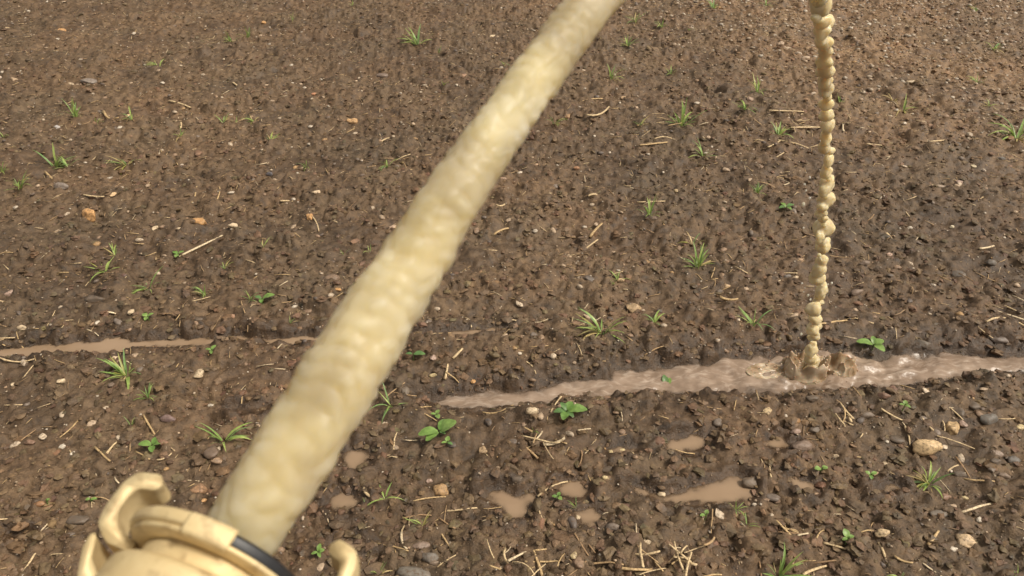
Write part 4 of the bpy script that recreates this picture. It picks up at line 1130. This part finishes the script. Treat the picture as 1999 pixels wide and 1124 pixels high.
stream = tag(empty('falling_stream', (imp2[0], imp2[1], FURROW_Z)), 'thin broken stream of cream water blobs falling into the muddy furrow', 'water stream')
BLOBS = [(1500+cx/2.81, y0_+cy/2.81, wv/2.81/2, hv/2.81/2, math.radians(tl)) for y0_, lst in ((0, BL_UP), (350, BL_LO)) for cx, cy, wv, hv, tl in lst]
DROPS = [lump(ICO3, 1500+k, .30, 1.1) for k in range(12)]
BLOBS.sort(key=lambda b_: b_[1])
fused = []; low_edge = -1e9
for b_ in BLOBS:
    if b_[1]-b_[3]*.98 > low_edge: fused.append([])
    fused[-1].append(b_); low_edge = max(low_edge, b_[1]+b_[3]*.98)
Rcam = np.stack([RGT, UPV, -FWD], 1)
vox = []
k = 0
for grp in fused:
    Vs, Fs = [], []; base = 0
    for bx, by, ba, bb, tl in grp:
        q, s_, t_ = on_plane(bx, by); V, F = DROPS[k % 12]
        a1 = k*1.9; V = np.stack([V[:,0]*math.cos(a1)-V[:,2]*math.sin(a1), V[:,1], V[:,0]*math.sin(a1)+V[:,2]*math.cos(a1)], -1)
        V = V/np.abs(V).max(0)*np.array([ba, bb, min(ba, bb)*1.05])*t_/F_PX*1.42
        V = np.stack([V[:,0]*math.cos(tl)+V[:,1]*math.sin(tl), -V[:,0]*math.sin(tl)+V[:,1]*math.cos(tl), V[:,2]], -1)
        Vs.append(V@Rcam.T+q); Fs.append(F+base); base += len(V); k += 1
    if len(grp) > 1:      # threads of water between neighbours
        P0 = [on_plane(b_[0], b_[1]) for b_ in grp]
        for (qa, sa_, ta), (qb, sb_, tb), ga, gb in zip(P0[:-1], P0[1:], grp[:-1], grp[1:]):
            r_ = (1.0 if ga[1] < 300 else .7)*min(ga[2], gb[2])*ta/F_PX
            for f_ in (.2, .4, .6, .8):
                V, F = ICO2; Vs.append(V*r_+qa*(1-f_)+qb*f_); Fs.append(F+base); base += len(V)
    me = mesh_np('strand', np.concatenate(Vs)-np.array([imp2[0], imp2[1], FURROW_Z]), np.concatenate(Fs)); me.materials.append(M_STREAM)
    o = obj('strand', me, None, stream)
    if len(grp) > 1:
        rm = o.modifiers.new('fuse', 'REMESH'); rm.mode = 'VOXEL'; rm.voxel_size = .0011; rm.use_smooth_shade = True
        sm = o.modifiers.new('soften', 'SMOOTH'); sm.iterations = 7; sm.factor = .5
        vox.append(o)
for k_ in range(16):      # loose drops beside the breaking stream
    by_ = RNG.uniform(330, 690); q, s_, t_ = on_plane(1598+RNG.choice([-1, 1])*RNG.uniform(16, 34), by_)
    mm_ = mesh_np('droplet', ICO2[0]*RNG.uniform(.0008, .0022)*np.array([1, 1, RNG.uniform(1, 1.7)]), ICO2[1]); mm_.materials.append(M_JET)
    o = obj('droplet', mm_, None, stream); o.location = q-np.array([imp2[0], imp2[1], FURROW_Z])
dg = bpy.context.evaluated_depsgraph_get()
for o in vox:
    me = bpy.data.meshes.new_from_object(o.evaluated_get(dg)); me.name = 'strand'
    if len(me.materials) == 0: me.materials.append(M_STREAM)
    o.modifiers.clear(); o.data = me

# ------------------------------------------------------------------ the splash
spl = tag(empty('water_splash', (IMP[0], IMP[1], FURROW_Z)), 'crown of brown muddy water thrown up where the stream lands', 'splash')
def torn_water(name, cx, cy, rx, ry, hgt, seed, ring, nr=60, na=140):
    """a mound of thrown up water: spiky and ragged, hollow in the middle when ring > 0"""
    rr_ = np.linspace(0, 1, nr); aa = np.linspace(0, 2*np.pi, na, endpoint=False)
    Rr, Aa = np.meshgrid(rr_, aa, indexing='ij')
    u = Rr*np.cos(Aa); v_ = Rr*np.sin(Aa)
    env = np.exp(-((Rr-ring)/.26)**2) if ring else np.clip(1-Rr**2, 0, 1)
    rid = 1-np.abs(perlin(u*1.7+seed, v_*1.7, seed)*1.4); rid = np.clip(rid, 0, 1)**1.8
    spk = np.clip(perlin(u*2.6+3, v_*2.6-seed, seed+2)*1.5, 0, 1.2)
    z_ = hgt*env*(.35+.70*rid+.30*spk)+.0018*perlin(u*5, v_*5, seed+3)*env-.008*(Rr > .97)
    lean = 1+.30*z_/hgt
    V_ = np.stack([cx+rx*u*lean+.003*perlin(u*4, v_*4, seed+4)*env, cy+ry*v_*lean, z_], -1).reshape(-1, 3)
    id_ = np.arange(nr*na).reshape(nr, na); nj = np.roll(id_, -1, 1)
    return obj(name, mesh_np(name, V_, np.stack([id_[:-1], id_[1:], nj[1:], nj[:-1]], -1).reshape(-1, 4)), M_SPLASH, spl)
torn_water('crown', -.012, .002, .052, .038, .038, 21, .60)
torn_water('water_hump', .066, .010, .042, .030, .042, 35, 0)
torn_water('water_hump', -.024, .030, .034, .022, .026, 52, 0)
torn_water('water_hump', -.085, .004, .060, .030, .009, 61, 0)
for k in range(64):
    an = RNG.uniform(0, 6.28); rd = RNG.uniform(.02, .105); hz = RNG.uniform(.004, .070)*(1-rd/.13); s_ = RNG.uniform(.0006, .0024)
    if k < 6: DROP_ME = globals().setdefault('DM', []); mm_ = mesh_np('droplet', ICO2[0], ICO2[1]); mm_.materials.append(M_SPLASH); DROP_ME.append(mm_)
    o = obj('droplet', DM[k % 6], None, spl); o.location = (rd*math.cos(an), rd*math.sin(an)*.7, hz+.003); o.scale = (s_, s_, s_*RNG.uniform(.8, 1.8))

# ------------------------------------------------------------------ the brass coupling
coup = tag(empty('hose_coupling', ORG), 'yellow brass claw hose coupling out of focus in the lower left corner', 'hose coupling')
coup.rotation_euler = Matrix((CL, CT, AX)).transposed().to_euler()   # local X to the claws, Z along the jet
def lathe(prof, n=96, a0=0, a1=2*math.pi, caps=False):
    """closed profile of (radius, axial) turned about Z"""
    full = a1-a0 > 6.28
    th_ = np.linspace(a0, a1, n, endpoint=not full); pr = np.array(prof); m_ = len(pr)
    V = np.stack([pr[None,:,0]*np.cos(th_)[:,None], pr[None,:,0]*np.sin(th_)[:,None], np.repeat(pr[None,:,1], n, 0)], -1).reshape(-1, 3)
    id_ = np.arange(n*m_).reshape(n, m_); nj = np.roll(id_, -1, 1)
    if full: A0, A1, B0, B1 = id_, np.roll(id_, -1, 0), nj, np.roll(nj, -1, 0)
    else: A0, A1, B0, B1 = id_[:-1], id_[1:], nj[:-1], nj[1:]
    F = [tuple(f) for f in np.stack([A0, A1, B1, B0], -1).reshape(-1, 4)]
    if not full: F += [tuple(id_[0]), tuple(id_[-1][::-1])]
    me = bpy.data.meshes.new('lathe'); me.from_pydata([tuple(v) for v in V], [], F); me.validate()
    for p_ in me.polygons: p_.use_smooth = True
    return me
def rounded(prof, r=.0012, k=3):
    """profile with its corners rounded"""
    out = []; n = len(prof)
    for i in range(n):
        a_, b_, c_ = np.array(prof[i-1]), np.array(prof[i]), np.array(prof[(i+1) % n])
        u1 = a_-b_; u2 = c_-b_; l1 = np.linalg.norm(u1); l2 = np.linalg.norm(u2); q = min(r, l1*.4, l2*.4)
        s_, e_ = b_+u1/l1*q, b_+u2/l2*q
        for j in range(k+1):
            f_ = j/k; out.append(tuple((1-f_)**2*s_+2*f_*(1-f_)*b_+f_**2*e_))
    return out
def part(name, me, mat, parent=coup, label=None):
    me.name = name; o = obj(name, me, mat, parent)
    if label: o['label'] = label
    return o
vc = Vector(CAMP)-ORG; cam_ang = math.atan2(vc.dot(CT), vc.dot(CL))
sg = 1 if math.sin(cam_ang) > 0 else -1
part('body', lathe(rounded([(.016,-.002),(.0225,-.003),(.0225,-.0085),(.0268,-.0092),(.0285,-.0110),(.0290,-.0200),(.0275,-.0222),(.0232,-.0230),(.0232,-.0285),(.0268,-.0295),(.0268,-.0360),(.0200,-.040),(.0190,-.070),(.0150,-.070)], .0014)), M_BRASS)
part('rim', lathe(rounded([(.0215,-.0008),(.0276,-.0008),(.0284,-.0012),(.0282,-.0024),(.0245,-.0032),(.0215,-.003)], .0010)), M_BRASS)
a_l, a_r = sorted((sg*(math.pi-.10), cam_ang+sg*.02))
lip = part('lip', lathe(rounded([(.0262,.0034),(.0290,.0034),(.0302,.0022),(.0300,-.0008),(.0262,-.0014)], .0010), 40, a_l, a_r), M_BRASS)
b_l, b_r = sorted((cam_ang+sg*.03, cam_ang+sg*.50))
part('stop', lathe(rounded([(.0262,.0032),(.0300,.0032),(.0308,.0018),(.0306,-.0032),(.0262,-.0038)], .0013), 20, b_l, b_r), M_BRASS, lip)
part('seal', lathe(rounded([(.0178,-.0015),(.0274,-.0012),(.0280,.0022),(.0262,.0032),(.0178,.0026)], .001)), M_RUBBER, label='black rubber sealing ring')
part('hose_tail', lathe(rounded([(.0195,-.046),(.0235,-.048),(.0240,-.150),(.0160,-.150),(.0160,-.046)], .001)), M_HOSE, label='dark hose end pushed on the coupling')
claw_prof = rounded([(.0262,-.0062),(.0345,-.0060),(.0400,-.0020),(.0412,.0040),(.0412,.0120),(.0392,.0168),(.0322,.0188),(.0300,.0160),(.0310,.0136),(.0362,.0122),(.0372,.0085),(.0368,.0030),(.0335,-.0015),(.0262,-.0030)], .0016)
foot_prof = rounded([(.0280,-.0165),(.0345,-.0120),(.0372,-.0060),(.0384,-.0052),(.0392,-.0064),(.0384,-.0105),(.0342,-.0185),(.0280,-.0190)], .0012)
for k, c0 in enumerate((math.pi, 0.0)):
    cl_ = part('claw', lathe(claw_prof, 22, c0-.17, c0+.17), M_BRASS)
    part('claw_foot', lathe(foot_prof, 26, c0-.20, c0+.20), M_BRASS, cl_)

# ------------------------------------------------------------------ labels of the scattered pebbles and straws: say what each lies beside
LM = []
for o in list(COL.objects):
    if o.parent is None and 'label' in o and o.name.split('.')[0] in ('stone', 'grass_tuft', 'broadleaf_weed'):
        l_ = o['label']
        if len(l_.split()) <= 7: LM.append((o.location.copy(), l_))
ORD = ['nearest', 'second', 'third', 'fourth', 'fifth', 'sixth']
pend = {}
for o in list(COL.objects):
    if o.parent is not None or 'group' not in o: continue
    g_ = o['group']
    if g_.endswith('scattered over the field') or g_ == 'stray straws over the field':
        d_, lp_, ll_ = min(((o.location-p_).length, tuple(p_), l_) for p_, l_ in LM)
        if d_ > .45: continue
        v_ = o.location-Vector(lp_)
        w_ = ('right of' if v_.x > 0 else 'left of') if abs(v_.x) > abs(v_.y)*.8 else ('just beyond' if v_.y > 0 else 'in front of')
        nm_ = 'straw bit' if 'straw' in g_ else o['label'].split(' pebble')[0]+' pebble'
        pend.setdefault((nm_, w_, ll_), []).append((d_, o.name))
for (nm_, w_, ll_), lst in pend.items():
    lst.sort()
    for k_, (d_, on_) in enumerate(lst):
        if k_ > 5: break
        bpy.data.objects[on_]['label'] = ((ORD[k_]+' ') if len(lst) > 1 else '')+nm_+' '+w_+' the '+ll_
